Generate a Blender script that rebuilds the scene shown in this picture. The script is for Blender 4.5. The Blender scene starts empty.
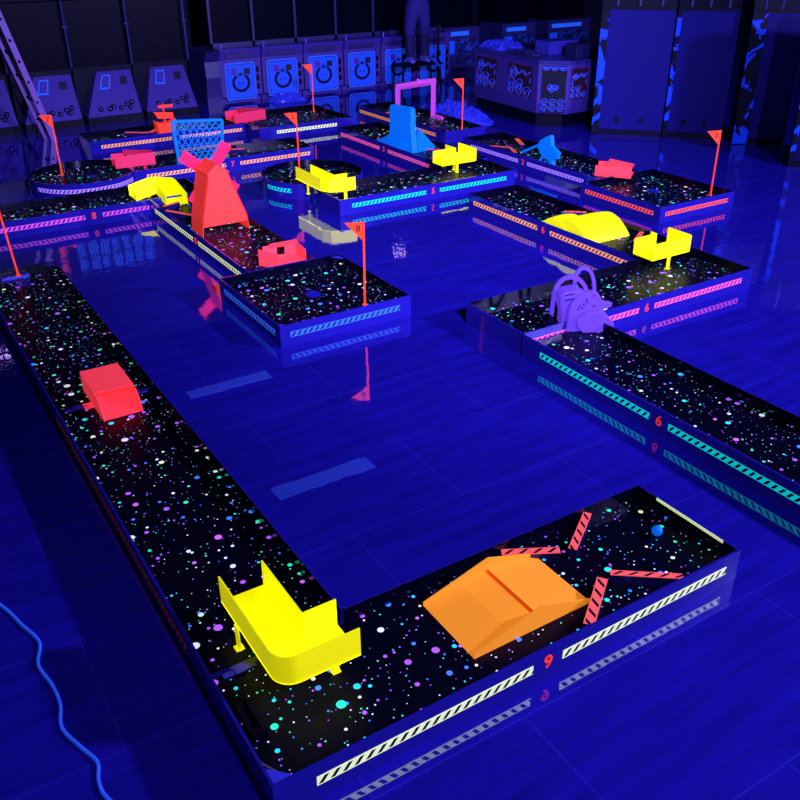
import bpy, bmesh, math, random
from mathutils import Vector, Matrix
random.seed(7)
sc = bpy.context.scene
COL = sc.collection
PI = math.pi

# ------------------------------------------------------------------ materials
MATS = {}
def new_mat(name):
    m = bpy.data.materials.new(name); m.use_nodes = True
    nt = m.node_tree; b = nt.nodes['Principled BSDF']
    MATS[name] = m
    return m, nt, b
def plain(name, col, rough=.5, spec=.5, emit=None, es=0., metal=0., coat=0.):
    if name in MATS: return MATS[name]
    m, nt, b = new_mat(name)
    b.inputs['Base Color'].default_value = (*col, 1)
    b.inputs['Roughness'].default_value = rough
    b.inputs['Specular IOR Level'].default_value = spec
    b.inputs['Metallic'].default_value = metal
    if coat: b.inputs['Coat Weight'].default_value = coat; b.inputs['Coat Roughness'].default_value = .04
    if es:
        b.inputs['Emission Color'].default_value = (*(emit or col), 1)
        b.inputs['Emission Strength'].default_value = es
    # faint mottling so no surface is perfectly flat
    n = nt.nodes.new('ShaderNodeTexNoise'); n.inputs['Scale'].default_value = 35
    bp = nt.nodes.new('ShaderNodeBump'); bp.inputs['Strength'].default_value = .02; bp.inputs['Distance'].default_value = .01
    tc = nt.nodes.new('ShaderNodeTexCoord')
    nt.links.new(tc.outputs['Object'], n.inputs['Vector'])
    nt.links.new(n.outputs['Fac'], bp.inputs['Height']); nt.links.new(bp.outputs['Normal'], b.inputs['Normal'])
    return m
def glow(name, col, es, emit=None, rough=.55):
    return plain(name, col, rough, .25, emit or col, es)

YEL = glow('fluorescent_yellow', (.95, 1., .0), .48, (1, .93, .0))
ORA = glow('fluorescent_orange', (1., .38, .02), .46, (1, .30, .008))
COR = glow('fluorescent_coral', (1., .06, .06), .55, (1, .05, .08))
MIL = glow('fluorescent_red_orange', (1., .055, .025), .34, (1, .05, .03))
MAG = glow('fluorescent_magenta', (1., .01, .05), .42, (1, .012, .15))
PNK = glow('fluorescent_pink', (.8, .03, .08), .20, (1, .03, .13))
RED = glow('fluorescent_red', (1., .05, .01), .40, (1, .045, .015))
POL = glow('flag_red', (1., .05, .0), .66, (1, .055, .045))
SKY = glow('fluorescent_sky_blue', (.0, .16, .42), .55, (0, .155, 1))
VIO = glow('fluorescent_violet', (.10, .04, .42), .55, (.17, .06, 1))
LIL = glow('fluorescent_lilac', (.5, .06, .3), .40, (.5, .05, .85))
PANEL = plain('gloss_side_panel', (.016, .012, .225), .06, .9)
PANELIN = PANEL
BLK = plain('black_plastic', (.0006, .0006, .006), .5, .12)
DARK = plain('dark_cabinet', (.0008, .0007, .010), .5, .12)
GLASSD = plain('dark_glass', (.0006, .0006, .006), .25, .15)
METAL = plain('bracket_metal', (.05, .05, .55), .3, .5)
PURP = plain('cabinet_purple', (.042, .022, .20), .45, .4)
CUP = plain('cup_blue', (.012, .012, .30), .3, .5)
INK = plain('sticker_black', (.004, .002, .006), .5, .2)

def deck_mat():
    m, nt, b = new_mat('speckled_black_deck')
    N, L = nt.nodes.new, nt.links.new
    geo = N('ShaderNodeNewGeometry')
    def math_(op, a, bb=None, c=None):
        n = N('ShaderNodeMath'); n.operation = op
        for i, v in enumerate((a, bb, c)):
            if v is None: continue
            if isinstance(v, (int, float)): n.inputs[i].default_value = v
            else: L(v, n.inputs[i])
        return n.outputs[0]
    col = None; fac = None
    for k, (scale, rmin, rmax, prob, seed) in enumerate(((9.5, .070, .17, .60, 0.), (19., .06, .15, .30, 7.3), (38., .07, .14, .24, 3.1))):
        mp = N('ShaderNodeMapping'); mp.inputs['Location'].default_value = (seed, seed*.7, 0)
        L(geo.outputs['Position'], mp.inputs['Vector'])
        v = N('ShaderNodeTexVoronoi'); v.voronoi_dimensions = '2D'; v.inputs['Scale'].default_value = scale
        v.inputs['Randomness'].default_value = .85
        L(mp.outputs[0], v.inputs['Vector'])
        s = N('ShaderNodeSeparateColor'); L(v.outputs['Color'], s.inputs[0])
        rad = math_('MULTIPLY_ADD', math_('POWER', s.outputs[0], 2.2), rmax - rmin, rmin)
        hit = math_('MULTIPLY', math_('LESS_THAN', v.outputs['Distance'], rad), math_('LESS_THAN', s.outputs[1], prob))
        cr = N('ShaderNodeValToRGB'); cr.color_ramp.interpolation = 'CONSTANT'
        els = cr.color_ramp.elements
        pal = [(0, (.02, .85, .42)), (.2, (.42, .10, .95)), (.42, (.72, .80, .85)), (.6, (.05, .22, .95)), (.76, (.02, .62, .72)), (.86, (.62, .14, .80)), (.94, (.85, .82, .5))]
        els[0].color = (*pal[0][1], 1); els[1].position = pal[1][0]; els[1].color = (*pal[1][1], 1)
        for p, c in pal[2:]:
            e = els.new(p); e.color = (*c, 1)
        L(s.outputs[2], cr.inputs[0])
        if col is None: col, fac = cr.outputs[0], hit
        else:
            mx = N('ShaderNodeMix'); mx.data_type = 'RGBA'
            L(fac, mx.inputs['Factor']); L(cr.outputs[0], mx.inputs[6]); L(col, mx.inputs[7])
            col = mx.outputs[2]; fac = math_('MAXIMUM', fac, hit)
    mx = N('ShaderNodeMix'); mx.data_type = 'RGBA'
    L(fac, mx.inputs['Factor']); mx.inputs[6].default_value = (.0012, .0014, .007, 1); L(col, mx.inputs[7])
    L(mx.outputs[2], b.inputs['Base Color']); L(col, b.inputs['Emission Color'])
    L(math_('MULTIPLY', fac, .8), b.inputs['Emission Strength'])
    b.inputs['Roughness'].default_value = .36; b.inputs['Specular IOR Level'].default_value = .10
    return m
DECK = deck_mat()

def strip_mat(name, col, es=.55, period=.042, slant=.8, duty=.42):
    m, nt, b = new_mat(name)
    N, L = nt.nodes.new, nt.links.new
    uv = N('ShaderNodeUVMap'); uv.uv_map = 'UVMap'
    sp = N('ShaderNodeSeparateXYZ'); L(uv.outputs[0], sp.inputs[0])
    def math_(op, a, bb=None, c=None):
        n = N('ShaderNodeMath'); n.operation = op
        for i, v in enumerate((a, bb, c)):
            if v is None: continue
            if isinstance(v, (int, float)): n.inputs[i].default_value = v
            else: L(v, n.inputs[i])
        return n.outputs[0]
    t = math_('FRACT', math_('DIVIDE', math_('SUBTRACT', sp.outputs[0], math_('MULTIPLY', sp.outputs[1], slant)), period))
    slash = math_('LESS_THAN', t, duty)
    inn = math_('MULTIPLY', math_('GREATER_THAN', sp.outputs[1], .0045), math_('LESS_THAN', sp.outputs[1], .0335))
    k = math_('SUBTRACT', 1., math_('MULTIPLY', slash, inn))
    mx = N('ShaderNodeMix'); mx.data_type = 'RGBA'
    L(k, mx.inputs['Factor']); mx.inputs[6].default_value = (.004, .003, .012, 1); mx.inputs[7].default_value = (*col, 1)
    L(mx.outputs[2], b.inputs['Base Color']); b.inputs['Emission Color'].default_value = (*col, 1)
    L(math_('MULTIPLY', k, es), b.inputs['Emission Strength'])
    b.inputs['Roughness'].default_value = .5; b.inputs['Specular IOR Level'].default_value = .2
    return m
S_CREAM = strip_mat('strip_cream', (.78, .90, .36), .62)
S_CYAN = strip_mat('strip_cyan', (.0, .62, .52), .62)
S_PINK = strip_mat('strip_pink', (1., .10, .36), .6)
S_SALM = strip_mat('strip_salmon', (1., .38, .16), .55)
S_RED = strip_mat('strip_red', (1., .09, .08), .6)
S_LILAC = strip_mat('strip_lilac', (.40, .22, .95), .6)
S_BLUE = strip_mat('strip_blue', (.03, .16, .75), .45)
S_ORANGE = strip_mat('strip_orange', (1., .32, .09), .5)
S_PURPLE = strip_mat('strip_purple', (.62, .08, .62), .5)
S_SHADED = strip_mat('strip_shaded_red', (.25, .03, .06), .10)  # red strip with the shade of its wall put into colour and glow
S_BUMP = strip_mat('strip_bumper', (1., .12, .085), .5, .06, 1.2, .3)

def floor_mat():
    m, nt, b = new_mat('glossy_floor_tile')
    N, L = nt.nodes.new, nt.links.new
    geo = N('ShaderNodeNewGeometry')
    br = N('ShaderNodeTexBrick'); br.offset = .5
    br.inputs['Scale'].default_value = 1.; br.inputs['Brick Width'].default_value = 1.2; br.inputs['Row Height'].default_value = .6
    br.inputs['Mortar Size'].default_value = .0035; br.inputs['Mortar Smooth'].default_value = .4
    br.inputs['Color1'].default_value = (.0125, .0085, .275, 1); br.inputs['Color2'].default_value = (.0132, .0090, .295, 1)
    br.inputs['Mortar'].default_value = (.026, .022, .38, 1)
    mp = N('ShaderNodeMapping'); mp.inputs['Location'].default_value = (.33, .22, 0)
    L(geo.outputs['Position'], mp.inputs[0]); L(mp.outputs[0], br.inputs['Vector'])
    n1 = N('ShaderNodeTexNoise'); n1.inputs['Scale'].default_value = 1.; n1.inputs['Detail'].default_value = 6
    mp2 = N('ShaderNodeMapping'); mp2.inputs['Scale'].default_value = (2.2, 16, 1)
    L(geo.outputs['Position'], mp2.inputs[0]); L(mp2.outputs[0], n1.inputs['Vector'])
    cr = N('ShaderNodeValToRGB'); cr.color_ramp.elements[0].position = .3; cr.color_ramp.elements[0].color = (.72, .72, .72, 1)
    cr.color_ramp.elements[1].position = .75; cr.color_ramp.elements[1].color = (1.2, 1.2, 1.2, 1)
    L(n1.outputs['Fac'], cr.inputs[0])
    mx = N('ShaderNodeMix'); mx.data_type = 'RGBA'; mx.blend_type = 'MULTIPLY'; mx.inputs['Factor'].default_value = 1
    L(br.outputs['Color'], mx.inputs[6]); L(cr.outputs[0], mx.inputs[7]); L(mx.outputs[2], b.inputs['Base Color'])
    n2 = N('ShaderNodeTexNoise'); n2.inputs['Scale'].default_value = 5.5; n2.inputs['Detail'].default_value = 2
    L(geo.outputs['Position'], n2.inputs['Vector'])
    bp = N('ShaderNodeBump'); bp.inputs['Strength'].default_value = .06; bp.inputs['Distance'].default_value = .02
    L(n2.outputs['Fac'], bp.inputs['Height']); L(bp.outputs[0], b.inputs['Normal'])
    b.inputs['Roughness'].default_value = .045; b.inputs['Specular IOR Level'].default_value = 1.0
    b.inputs['IOR'].default_value = 1.95
    return m
FLOOR = floor_mat()

def art_mat(name, base, ink, scale, thr, second=None):
    """printed artwork: irregular splashes of one ink on a ground"""
    m, nt, b = new_mat(name)
    N, L = nt.nodes.new, nt.links.new
    tc = N('ShaderNodeTexCoord')
    n = N('ShaderNodeTexNoise'); n.inputs['Scale'].default_value = scale; n.inputs['Detail'].default_value = 4; n.inputs['Distortion'].default_value = 1.5
    L(tc.outputs['Object'], n.inputs['Vector'])
    cr = N('ShaderNodeValToRGB'); cr.color_ramp.interpolation = 'CONSTANT'
    cr.color_ramp.elements[0].color = (*base, 1); cr.color_ramp.elements[1].position = thr; cr.color_ramp.elements[1].color = (*ink, 1)
    if second:
        e = cr.color_ramp.elements.new(thr + .06); e.color = (*second, 1)
    L(n.outputs['Fac'], cr.inputs[0]); L(cr.outputs[0], b.inputs['Base Color'])
    b.inputs['Roughness'].default_value = .5; b.inputs['Specular IOR Level'].default_value = .12
    return m
ART = art_mat('splash_artwork', (.001, .002, .012), (.008, .075, .8), 2.6, .50)
BROWN = plain('panel_brown', (.030, .008, .012), .5, .3)
OLIVE = plain('panel_olive', (.006, .008, .018), .5, .15)
LINE = plain('ornament_blue', (.05, .10, .70), .5, .3, (.05, .1, .8), .03)
POSTER = plain('poster_blue', (.008, .06, .55), .4, .3, (.01, .08, 1.), .28)
POSTLINE = plain('poster_edge', (.02, .13, .8), .4, .3, (.02, .16, 1.), .22)
LAMP = plain('led_violet', (.8, .6, 1.), .5, .3, (.55, .32, 1.), 26)

# ------------------------------------------------------------------ mesh helper
class MB:
    def __init__(s): s.v = []; s.f = []; s.uv = {}
    def box(s, x0, x1, y0, y1, z0, z1):
        return s.prism([(x0, y0), (x1, y0), (x1, y1), (x0, y1)], z0, z1)
    def prism(s, poly, z0, z1, M=None):
        """extrude an xy polygon from z0 to z1, optionally transformed"""
        k = len(s.v); n = len(poly); M = M or Matrix()
        s.v += [M @ Vector((x, y, z0)) for x, y in poly] + [M @ Vector((x, y, z1)) for x, y in poly]
        s.f += [[k + i for i in range(n)][::-1], [k + n + i for i in range(n)]]
        s.f += [[k + i, k + (i + 1) % n, k + n + (i + 1) % n, k + n + i] for i in range(n)]
        return s
    def plate(s, o, e, poly, d0, d1):
        """a standing plate: polygon in (along e, height), thickness along the horizontal normal"""
        e = Vector((e[0], e[1], 0)).normalized(); nn = Vector((-e.y, e.x, 0)); z = Vector((0, 0, 1))
        M = Matrix(((e.x, z.x, nn.x, o[0]), (e.y, z.y, nn.y, o[1]), (e.z, z.z, nn.z, o[2] if len(o) > 2 else 0), (0, 0, 0, 1)))
        return s.prism(poly, d0, d1, M)
    def sheet(s, pts, t):
        """a thin plate of any orientation: 3D polygon thickened by t along its normal"""
        p = [Vector(q) for q in pts]; n = (p[1] - p[0]).cross(p[2] - p[0]).normalized() * t
        k = len(s.v); c = len(p)
        s.v += p + [q + n for q in p]
        s.f += [[k + i for i in range(c)][::-1], [k + c + i for i in range(c)]]
        s.f += [[k + i, k + (i + 1) % c, k + c + (i + 1) % c, k + c + i] for i in range(c)]
        return s
    def tube(s, pts, r, seg=10, r1=None):
        pts = [Vector(p) for p in pts]; rings = []
        for i, p in enumerate(pts):
            d = (pts[min(i + 1, len(pts) - 1)] - pts[max(i - 1, 0)]).normalized()
            a = d.orthogonal().normalized() if i == 0 else (a - d * a.dot(d)).normalized()
            b = d.cross(a); rr = r if r1 is None else r + (r1 - r) * i / (len(pts) - 1)
            k = len(s.v); rings.append(k)
            s.v += [p + (a * math.cos(2*PI*j/seg) + b * math.sin(2*PI*j/seg)) * rr for j in range(seg)]
        for q, w in zip(rings, rings[1:]):
            s.f += [[q + j, q + (j + 1) % seg, w + (j + 1) % seg, w + j] for j in range(seg)]
        s.f += [[rings[0] + j for j in range(seg)][::-1], [rings[-1] + j for j in range(seg)]]
        return s
    def ring(s, cx, cy, r0, r1, z0, z1, a0=0., a1=2*PI, seg=48):
        full = abs(a1 - a0 - 2*PI) < 1e-6; k = len(s.v); m = seg if full else seg + 1
        for i in range(m):
            a = a0 + (a1 - a0) * i / seg; c, w = math.cos(a), math.sin(a)
            s.v += [Vector((cx + r0*c, cy + r0*w, z0)), Vector((cx + r1*c, cy + r1*w, z0)), Vector((cx + r1*c, cy + r1*w, z1)), Vector((cx + r0*c, cy + r0*w, z1))]
        for i in range(seg):
            p, q = k + 4*i, k + 4*((i + 1) % m)
            for j in range(4): s.f.append([p + j, p + (j + 1) % 4, q + (j + 1) % 4, q + j])
        if not full: s.f += [[k, k+1, k+2, k+3], [k + 4*seg + j for j in (3, 2, 1, 0)]]
        return s
    def disc(s, cx, cy, r, z0, z1, seg=40):
        return s.prism([(cx + r*math.cos(2*PI*i/seg), cy + r*math.sin(2*PI*i/seg)) for i in range(seg)], z0, z1)
    def ball(s, c, r, seg=20, rings=12):
        k = len(s.v); c = Vector(c)
        s.v.append(c + Vector((0, 0, -r)))
        for i in range(1, rings):
            t = -PI/2 + PI*i/rings
            s.v += [c + r*Vector((math.cos(t)*math.cos(2*PI*j/seg), math.cos(t)*math.sin(2*PI*j/seg), math.sin(t))) for j in range(seg)]
        s.v.append(c + Vector((0, 0, r))); e = len(s.v) - 1
        for j in range(seg):
            s.f.append([k, k + 1 + (j+1) % seg, k + 1 + j]); s.f.append([e, e - seg + j, e - seg + (j+1) % seg])
        for i in range(rings - 2):
            p = k + 1 + i*seg
            s.f += [[p + j, p + (j+1) % seg, p + seg + (j+1) % seg, p + seg + j] for j in range(seg)]
        return s
    def build(s, name, mat, parent=None, smooth=False, bevel=0., o=None):
        """o: world origin of the new object; children keep the parent's own origin"""
        base = world_loc(parent) if parent else Vector(o or (0, 0, 0))
        me = bpy.data.meshes.new(name)
        me.from_pydata([tuple(v - base) for v in s.v], [], s.f)
        bm = bmesh.new(); bm.from_mesh(me); bmesh.ops.recalc_face_normals(bm, faces=bm.faces); bm.to_mesh(me); bm.free()
        ob = bpy.data.objects.new(name, me); COL.objects.link(ob)
        me.materials.append(mat)
        if smooth:
            for p in me.polygons: p.use_smooth = True
            md = ob.modifiers.new('edges', 'EDGE_SPLIT'); md.split_angle = math.radians(40)
        if bevel:
            md = ob.modifiers.new('bevel', 'BEVEL'); md.width = bevel; md.segments = 2; md.limit_method = 'ANGLE'
        if parent: ob.parent = parent
        else: ob.location = base
        return ob
def world_loc(o):
    v = Vector(o.location)
    while o.parent: o = o.parent; v += Vector(o.location)
    return v
def tag(o, label, cat, group=None):
    o['label'] = label; o['category'] = cat
    if group: o['group'] = group
    return o
def thing(name, label, cat, loc, group=None):
    e = bpy.data.objects.new(name, None); COL.objects.link(e); e.location = loc; e.empty_display_size = .1
    return tag(e, label, cat, group)
def struct(o):
    o['kind'] = 'structure'; return o
def lab(o, label):
    o['label'] = label; return o

def text_part(name, ch, mat, parent, pos, right, up, size, t=.0015):
    cu = bpy.data.curves.new(name, 'FONT'); cu.body = ch; cu.size = size; cu.align_x = 'CENTER'; cu.align_y = 'CENTER'; cu.extrude = t
    cu.offset = size*.012
    tmp = bpy.data.objects.new('tmp', cu); COL.objects.link(tmp)
    bpy.context.view_layer.update()
    me = bpy.data.meshes.new_from_object(tmp.evaluated_get(bpy.context.evaluated_depsgraph_get()))
    bpy.data.objects.remove(tmp); bpy.data.curves.remove(cu)
    right = Vector(right).normalized(); up = Vector(up).normalized(); n = right.cross(up)
    base = world_loc(parent) if parent else Vector()
    R = Matrix((right, up, n)).transposed().to_4x4(); R.translation = Vector(pos) - base
    me.transform(R); me.materials.clear(); me.materials.append(mat)
    ob = bpy.data.objects.new(name, me); COL.objects.link(ob); ob.parent = parent
    return ob

# ------------------------------------------------------------------ lanes
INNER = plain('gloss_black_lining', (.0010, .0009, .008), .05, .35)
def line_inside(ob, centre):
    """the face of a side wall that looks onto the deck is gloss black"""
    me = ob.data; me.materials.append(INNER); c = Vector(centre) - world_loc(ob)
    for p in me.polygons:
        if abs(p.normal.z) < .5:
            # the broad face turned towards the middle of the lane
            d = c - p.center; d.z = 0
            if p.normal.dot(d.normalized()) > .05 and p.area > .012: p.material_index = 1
RIM, DZ, T = .15, .085, .010
SIDE = {'S': ((1, 0), (0, -1)), 'N': ((-1, 0), (0, 1)), 'W': ((0, -1), (-1, 0)), 'E': ((0, 1), (1, 0))}
def strip(parent, mat, p0, p1, out, z0=.060, h=.038, t=.0022, name='striped_sticker'):
    """a flat sticker on a side wall between two ground points, reading from p0 to p1"""
    base = world_loc(parent); a = Vector((*p0, 0)); b = Vector((*p1, 0)); L = (b - a).length
    n = Vector((*out, 0)) * t
    me = bpy.data.meshes.new(name); vs = []
    for off in (Vector(), n):
        for q, z in ((a, z0), (b, z0), (b, z0 + h), (a, z0 + h)): vs.append(q + off + Vector((0, 0, z)) - base)
    fs = [(0, 3, 2, 1), (4, 5, 6, 7), (0, 1, 5, 4), (1, 2, 6, 5), (2, 3, 7, 6), (3, 0, 4, 7)]
    me.from_pydata([tuple(v) for v in vs], [], fs)
    uv = me.uv_layers.new(name='UVMap'); c = [(0, 0), (L, 0), (L, h), (0, h)] * 2
    for lp in me.loops: uv.data[lp.index].uv = c[lp.vertex_index]
    me.materials.append(mat)
    ob = bpy.data.objects.new(name, me); COL.objects.link(ob); ob.parent = parent
    return ob
def golf_lane(label, x0, x1, y0, y1, open_='', stickers=(), digits=(), hole=None, brackets='', group='mini golf lanes'):
    g = thing('mini_golf_lane', label, 'mini golf lane', ((x0+x1)/2, (y0+y1)/2, 0), group)
    MB().box(x0 + T, x1 - T, y0 + T, y1 - T, 0, DZ).build('deck', DECK, g)
    wall = {}
    spans = {'S': (x0, x1, y0, y0 + T), 'N': (x0, x1, y1 - T, y1), 'W': (x0, x0 + T, y0, y1), 'E': (x1 - T, x1, y0, y1)}
    for k, (a, b, c, d) in spans.items():
        if k in 'WE': c, d = c + (T if 'S' not in open_ else 0), d - (T if 'N' not in open_ else 0)
        top = DZ - .0005 if k in open_ else RIM
        if k in open_:
            if k in 'SN': a, b = a + T, b - T
        wall[k] = MB().box(a, b, c, d, 0, top).build('side_wall', PANEL, g)
        line_inside(wall[k], ((x0 + x1)/2, (y0 + y1)/2, 0))
    for k, a, b, mat in stickers:
        (rx, ry), out = SIDE[k]
        fix = {'S': y0, 'N': y1, 'W': x0, 'E': x1}[k]
        p, q = ((a, fix), (b, fix)) if k in 'SN' else ((fix, a), (fix, b))
        strip(wall[k], mat, p, q, out)
    for k, a, ch in digits:
        (rx, ry), out = SIDE[k]
        fix = {'S': y0, 'N': y1, 'W': x0, 'E': x1}[k]
        p = (a, fix) if k in 'SN' else (fix, a)
        lab(text_part('number_sticker', ch, RED, wall[k], (p[0] + out[0]*.001, p[1] + out[1]*.001, .080), (rx, ry, 0), (0, 0, 1), .082), 'red number ' + ch)
    if hole:
        MB().ring(*hole, .050, .056, DZ, DZ + .002, seg=32).build('cup_rim', CUP, g)
        MB().disc(*hole, .050, DZ, DZ + .001, 32).build('golf_cup', CUP, g)
    for c in brackets.split():
        sx = 1 if 'W' in c else -1; sy = 1 if 'S' in c else -1
        cx = x0 + T if sx > 0 else x1 - T; cy = y0 + T if sy > 0 else y1 - T
        MB().prism([(cx, cy), (cx + sx*.075, cy), (cx + sx*.06, cy + sy*.015), (cx + sx*.015, cy + sy*.06), (cx, cy + sy*.075)], RIM - .016, RIM - .012).build('corner_bracket', METAL, g)
    return g, wall
def clip(g, x, y, dx, dy):
    """small latch joining two lane sections, screwed to the deck edge"""
    MB().box(x - .05*dx - .012, x + .05*dx + .012, y - .05*dy - .012, y + .05*dy + .012, DZ, DZ + .006).box(x - .02, x + .02, y - .02, y + .02, DZ + .006, DZ + .012).build('joining_clip', METAL, g, bevel=.002)

# hole nine
L9, w9 = golf_lane('foreground black lane with cream strips and the red number 9', .58, 2.66, 1.675, 2.245, '', 
    [('S', .724, 1.579, S_CREAM), ('S', 1.717, 2.585, S_CREAM), ('E', 1.76, 2.16, S_CREAM)], [('S', 1.649, '9')], None, 'SW')
# open the foot's back wall where the long arm joins it
bpy.data.objects.remove(w9['N'])
w = MB().box(1.13, 2.66, 2.235, 2.245, 0, RIM).build('side_wall', PANEL, L9); line_inside(w, (1.6, 1.96, 0))
w2 = MB().box(.59, 1.13, 2.235, 2.245, 0, DZ - .0005).build('side_wall', PANEL, L9); lab(w2, 'low lip at the joint')
clip(L9, .70, 2.222, 1, 0)
lab(MB().box(2.646, 2.6495, 1.755, 2.12, RIM - .012, RIM + .001).build('edge_strip', glow('cream_edge', (.75, .9, .35), .6), L9), 'cream strip along the inner top edge')
A9, wa = golf_lane('near half of the long black lane running up the left side, under the yellow bend', .58, 1.13, 2.247, 4.505, 'SN', [('W', 4.42, 2.42, S_SHADED)], brackets='')
clip(A9, .70, 4.47, 1, 0); clip(A9, 1.03, 4.47, 1, 0)
B9, wb = golf_lane('far half of the long left black lane, ending at the leaning red flag', .58, 1.13, 4.507, 6.82, 'S', [], [], (.845, 6.62), 'NW NE')
MB().box(.72, .92, 6.735, 6.80, DZ, DZ + .02).build('flag_base', METAL, B9, bevel=.003)
# ball return slot in the foot of hole nine
rs = MB()
rs.box(.615, .63, 1.92, 2.075, DZ, DZ + .03).box(.655, .67, 1.92, 2.075, DZ, DZ + .03).box(.615, .67, 1.91, 1.925, DZ, DZ + .035)
rs.box(.63, .655, 1.925, 2.075, DZ, DZ + .006)
rs.build('ball_return_slot', BLK, L9)
bs = MB().sheet([(.59, 1.86, DZ + .001), (.68, 1.685, DZ + .001), (.672, 1.685, DZ + .001), (.59, 1.845, DZ + .001)], .002)
bs.build('corner_trim', plain('brass_trim', (.12, .09, .09), .3), L9)

# hole eight
golf_lane('square black end section in the middle with blue strips and a flag marked 8', 2.04, 3.03, 4.74, 5.77, '', [('S', 2.11, 2.94, S_BLUE), ('W', 5.68, 4.82, S_BLUE)], [], (2.545, 5.27), 'NE SW')
golf_lane('narrow black lane carrying the orange windmill, cream strip on its left side', 2.27, 2.83, 5.775, 8.07, 'N', [('W', 7.93, 6.94, S_CREAM), ('W', 6.82, 5.93, S_CREAM)], [('W', 6.88, '8')])
golf_lane('black lane along the left edge with pink strips and the red number 8', .25, 2.83, 8.075, 8.66, '', [('S', .45, 1.67, S_PURPLE), ('S', 1.83, 2.26, S_PURPLE)], [('S', 1.75, '8')])

# hole five
golf_lane('black lane with cyan strips and the red number 5 behind the middle square', 3.74, 5.80, 7.07, 7.65, '', [('S', 3.87, 4.70, S_CYAN), ('S', 4.86, 5.69, S_CYAN)], [('S', 4.78, '5')])
def round_end(label, cx, cy, r, a0, a1, mat, s0, s1):
    g = thing('round_golf_green', label, 'mini golf lane', (cx, cy, 0), 'round greens')
    MB().disc(cx, cy, r - T, 0, DZ, 64).build('deck', DECK, g, smooth=True)
    wl = MB().ring(cx, cy, r - T, r, 0, RIM, a0, a1, 56).build('side_wall', PANEL, g, smooth=True)
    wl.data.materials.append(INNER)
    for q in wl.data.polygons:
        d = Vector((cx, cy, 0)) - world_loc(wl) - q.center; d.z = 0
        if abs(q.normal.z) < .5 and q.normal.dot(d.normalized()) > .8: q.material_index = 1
    # curved sticker
    base = world_loc(wl); me = bpy.data.meshes.new('striped_sticker'); vs, fs, uvs = [], [], []
    n = 24; R = r + .0022
    for i in range(n + 1):
        a = s0 + (s1 - s0)*i/n
        for rr in (r + .0003, R):
            for z in (.060, .098):
                vs.append((cx + rr*math.cos(a) - base.x, cy + rr*math.sin(a) - base.y, z - base.z)); uvs.append((R*(s1 - s0)*i/n, z - .060))
    for i in range(n):
        p, q = 4*i, 4*i + 4
        fs += [(p, q, q+1, p+1), (p+1, q+1, q+3, p+3), (p+3, q+3, q+2, p+2), (p+2, q+2, q, p)]
    fs += [(0, 1, 3, 2), (4*n, 4*n + 2, 4*n + 3, 4*n + 1)]
    me.from_pydata(vs, [], fs); u = me.uv_layers.new(name='UVMap')
    for lp in me.loops: u.data[lp.index].uv = uvs[lp.vertex_index]
    me.materials.append(mat); ob = bpy.data.objects.new('striped_sticker', me); COL.objects.link(ob); ob.parent = wl
    return g
g = round_end('round black green with a cyan strip, joined to the number 5 lane', 4.02, 8.18, .52, -PI*.44, PI*1.62 - .28, S_CYAN, PI*1.02, PI*1.22)
MB().disc(4.06, 8.30, .05, DZ, DZ + .001, 32).build('golf_cup', CUP, g)
g = round_end('round black green with a lilac strip at the left, joined to the number 7 lane', 2.02, 9.50, .53, .12*PI, 1.94*PI, S_LILAC, PI*1.12, PI*1.80)
MB().disc(2.12, 9.52, .05, DZ, DZ + .001, 32).build('golf_cup', CUP, g)

# hole six
golf_lane('black lane with the yellow hump, orange-pink strips and the red number 6', 4.87, 5.45, 4.425, 6.60, '', [('W', 6.52, 5.60, S_SALM), ('W', 5.43, 4.50, S_SALM)], [('W', 5.52, '6')])
golf_lane('black cross lane with pink strips and the red number 6 under the violet obstacle', 3.27, 5.42, 3.815, 4.42, '', [('S', 3.33, 4.27, S_PINK), ('S', 4.42, 5.31, S_PINK)], [('S', 4.345, '6')], None, '')
golf_lane('long black lane running off the right edge with cyan strips and the red number 6', 3.26, 3.81, .55, 3.81, 'N', [('W', 3.64, 2.745, S_CYAN), ('W', 2.61, 1.40, S_CYAN)], [('W', 2.677, '6')])
# hole two and three and the back lanes
golf_lane('black lane with lilac strips and the red number 2 carrying the blue bat obstacle', 6.25, 6.83, 6.325, 8.62, '', [('W', 8.46, 7.58, S_LILAC), ('W', 7.42, 6.53, S_LILAC)], [('W', 7.50, '2')])
golf_lane('square black end section at the right with red strips and a flag marked 2', 6.02, 7.0, 5.28, 6.32, '', [('W', 6.25, 5.36, S_RED), ('S', 6.09, 6.92, S_RED)], [], (6.56, 5.87), 'NW')
golf_lane('black lane with magenta-pink strips and the red number 3 carrying the tall blue hump', 5.30, 5.88, 7.655, 10.0, '', [('W', 9.91, 8.97, S_PINK), ('W', 8.78, 7.91, S_PINK)], [('W', 8.875, '3')])
golf_lane('farthest right black lane with orange strips carrying the purple gate', 6.25, 6.86, 9.0, 11.15, '', [('W', 11.1, 10.25, S_ORANGE), ('W', 9.78, 9.2, S_ORANGE)], [], (6.58, 9.5))
golf_lane('black lane with peach strips and the red number 7 carrying the blue net', 2.47, 4.56, 9.20, 9.78, '', [('S', 2.60, 3.48, S_SALM), ('S', 3.65, 4.51, S_SALM)], [('S', 3.56, '7')])
golf_lane('farthest left black lane with peach strips carrying the red boat', 2.45, 4.42, 10.86, 11.45, '', [('S', 2.58, 3.45, S_SALM), ('S', 3.55, 4.38, S_SALM)])
golf_lane('small square black end section at the back with pale green strip and a thin flag', 4.44, 5.78, 10.46, 11.58, '', [('S', 4.68, 5.54, S_CREAM)], [], (5.1, 11.0))

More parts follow.
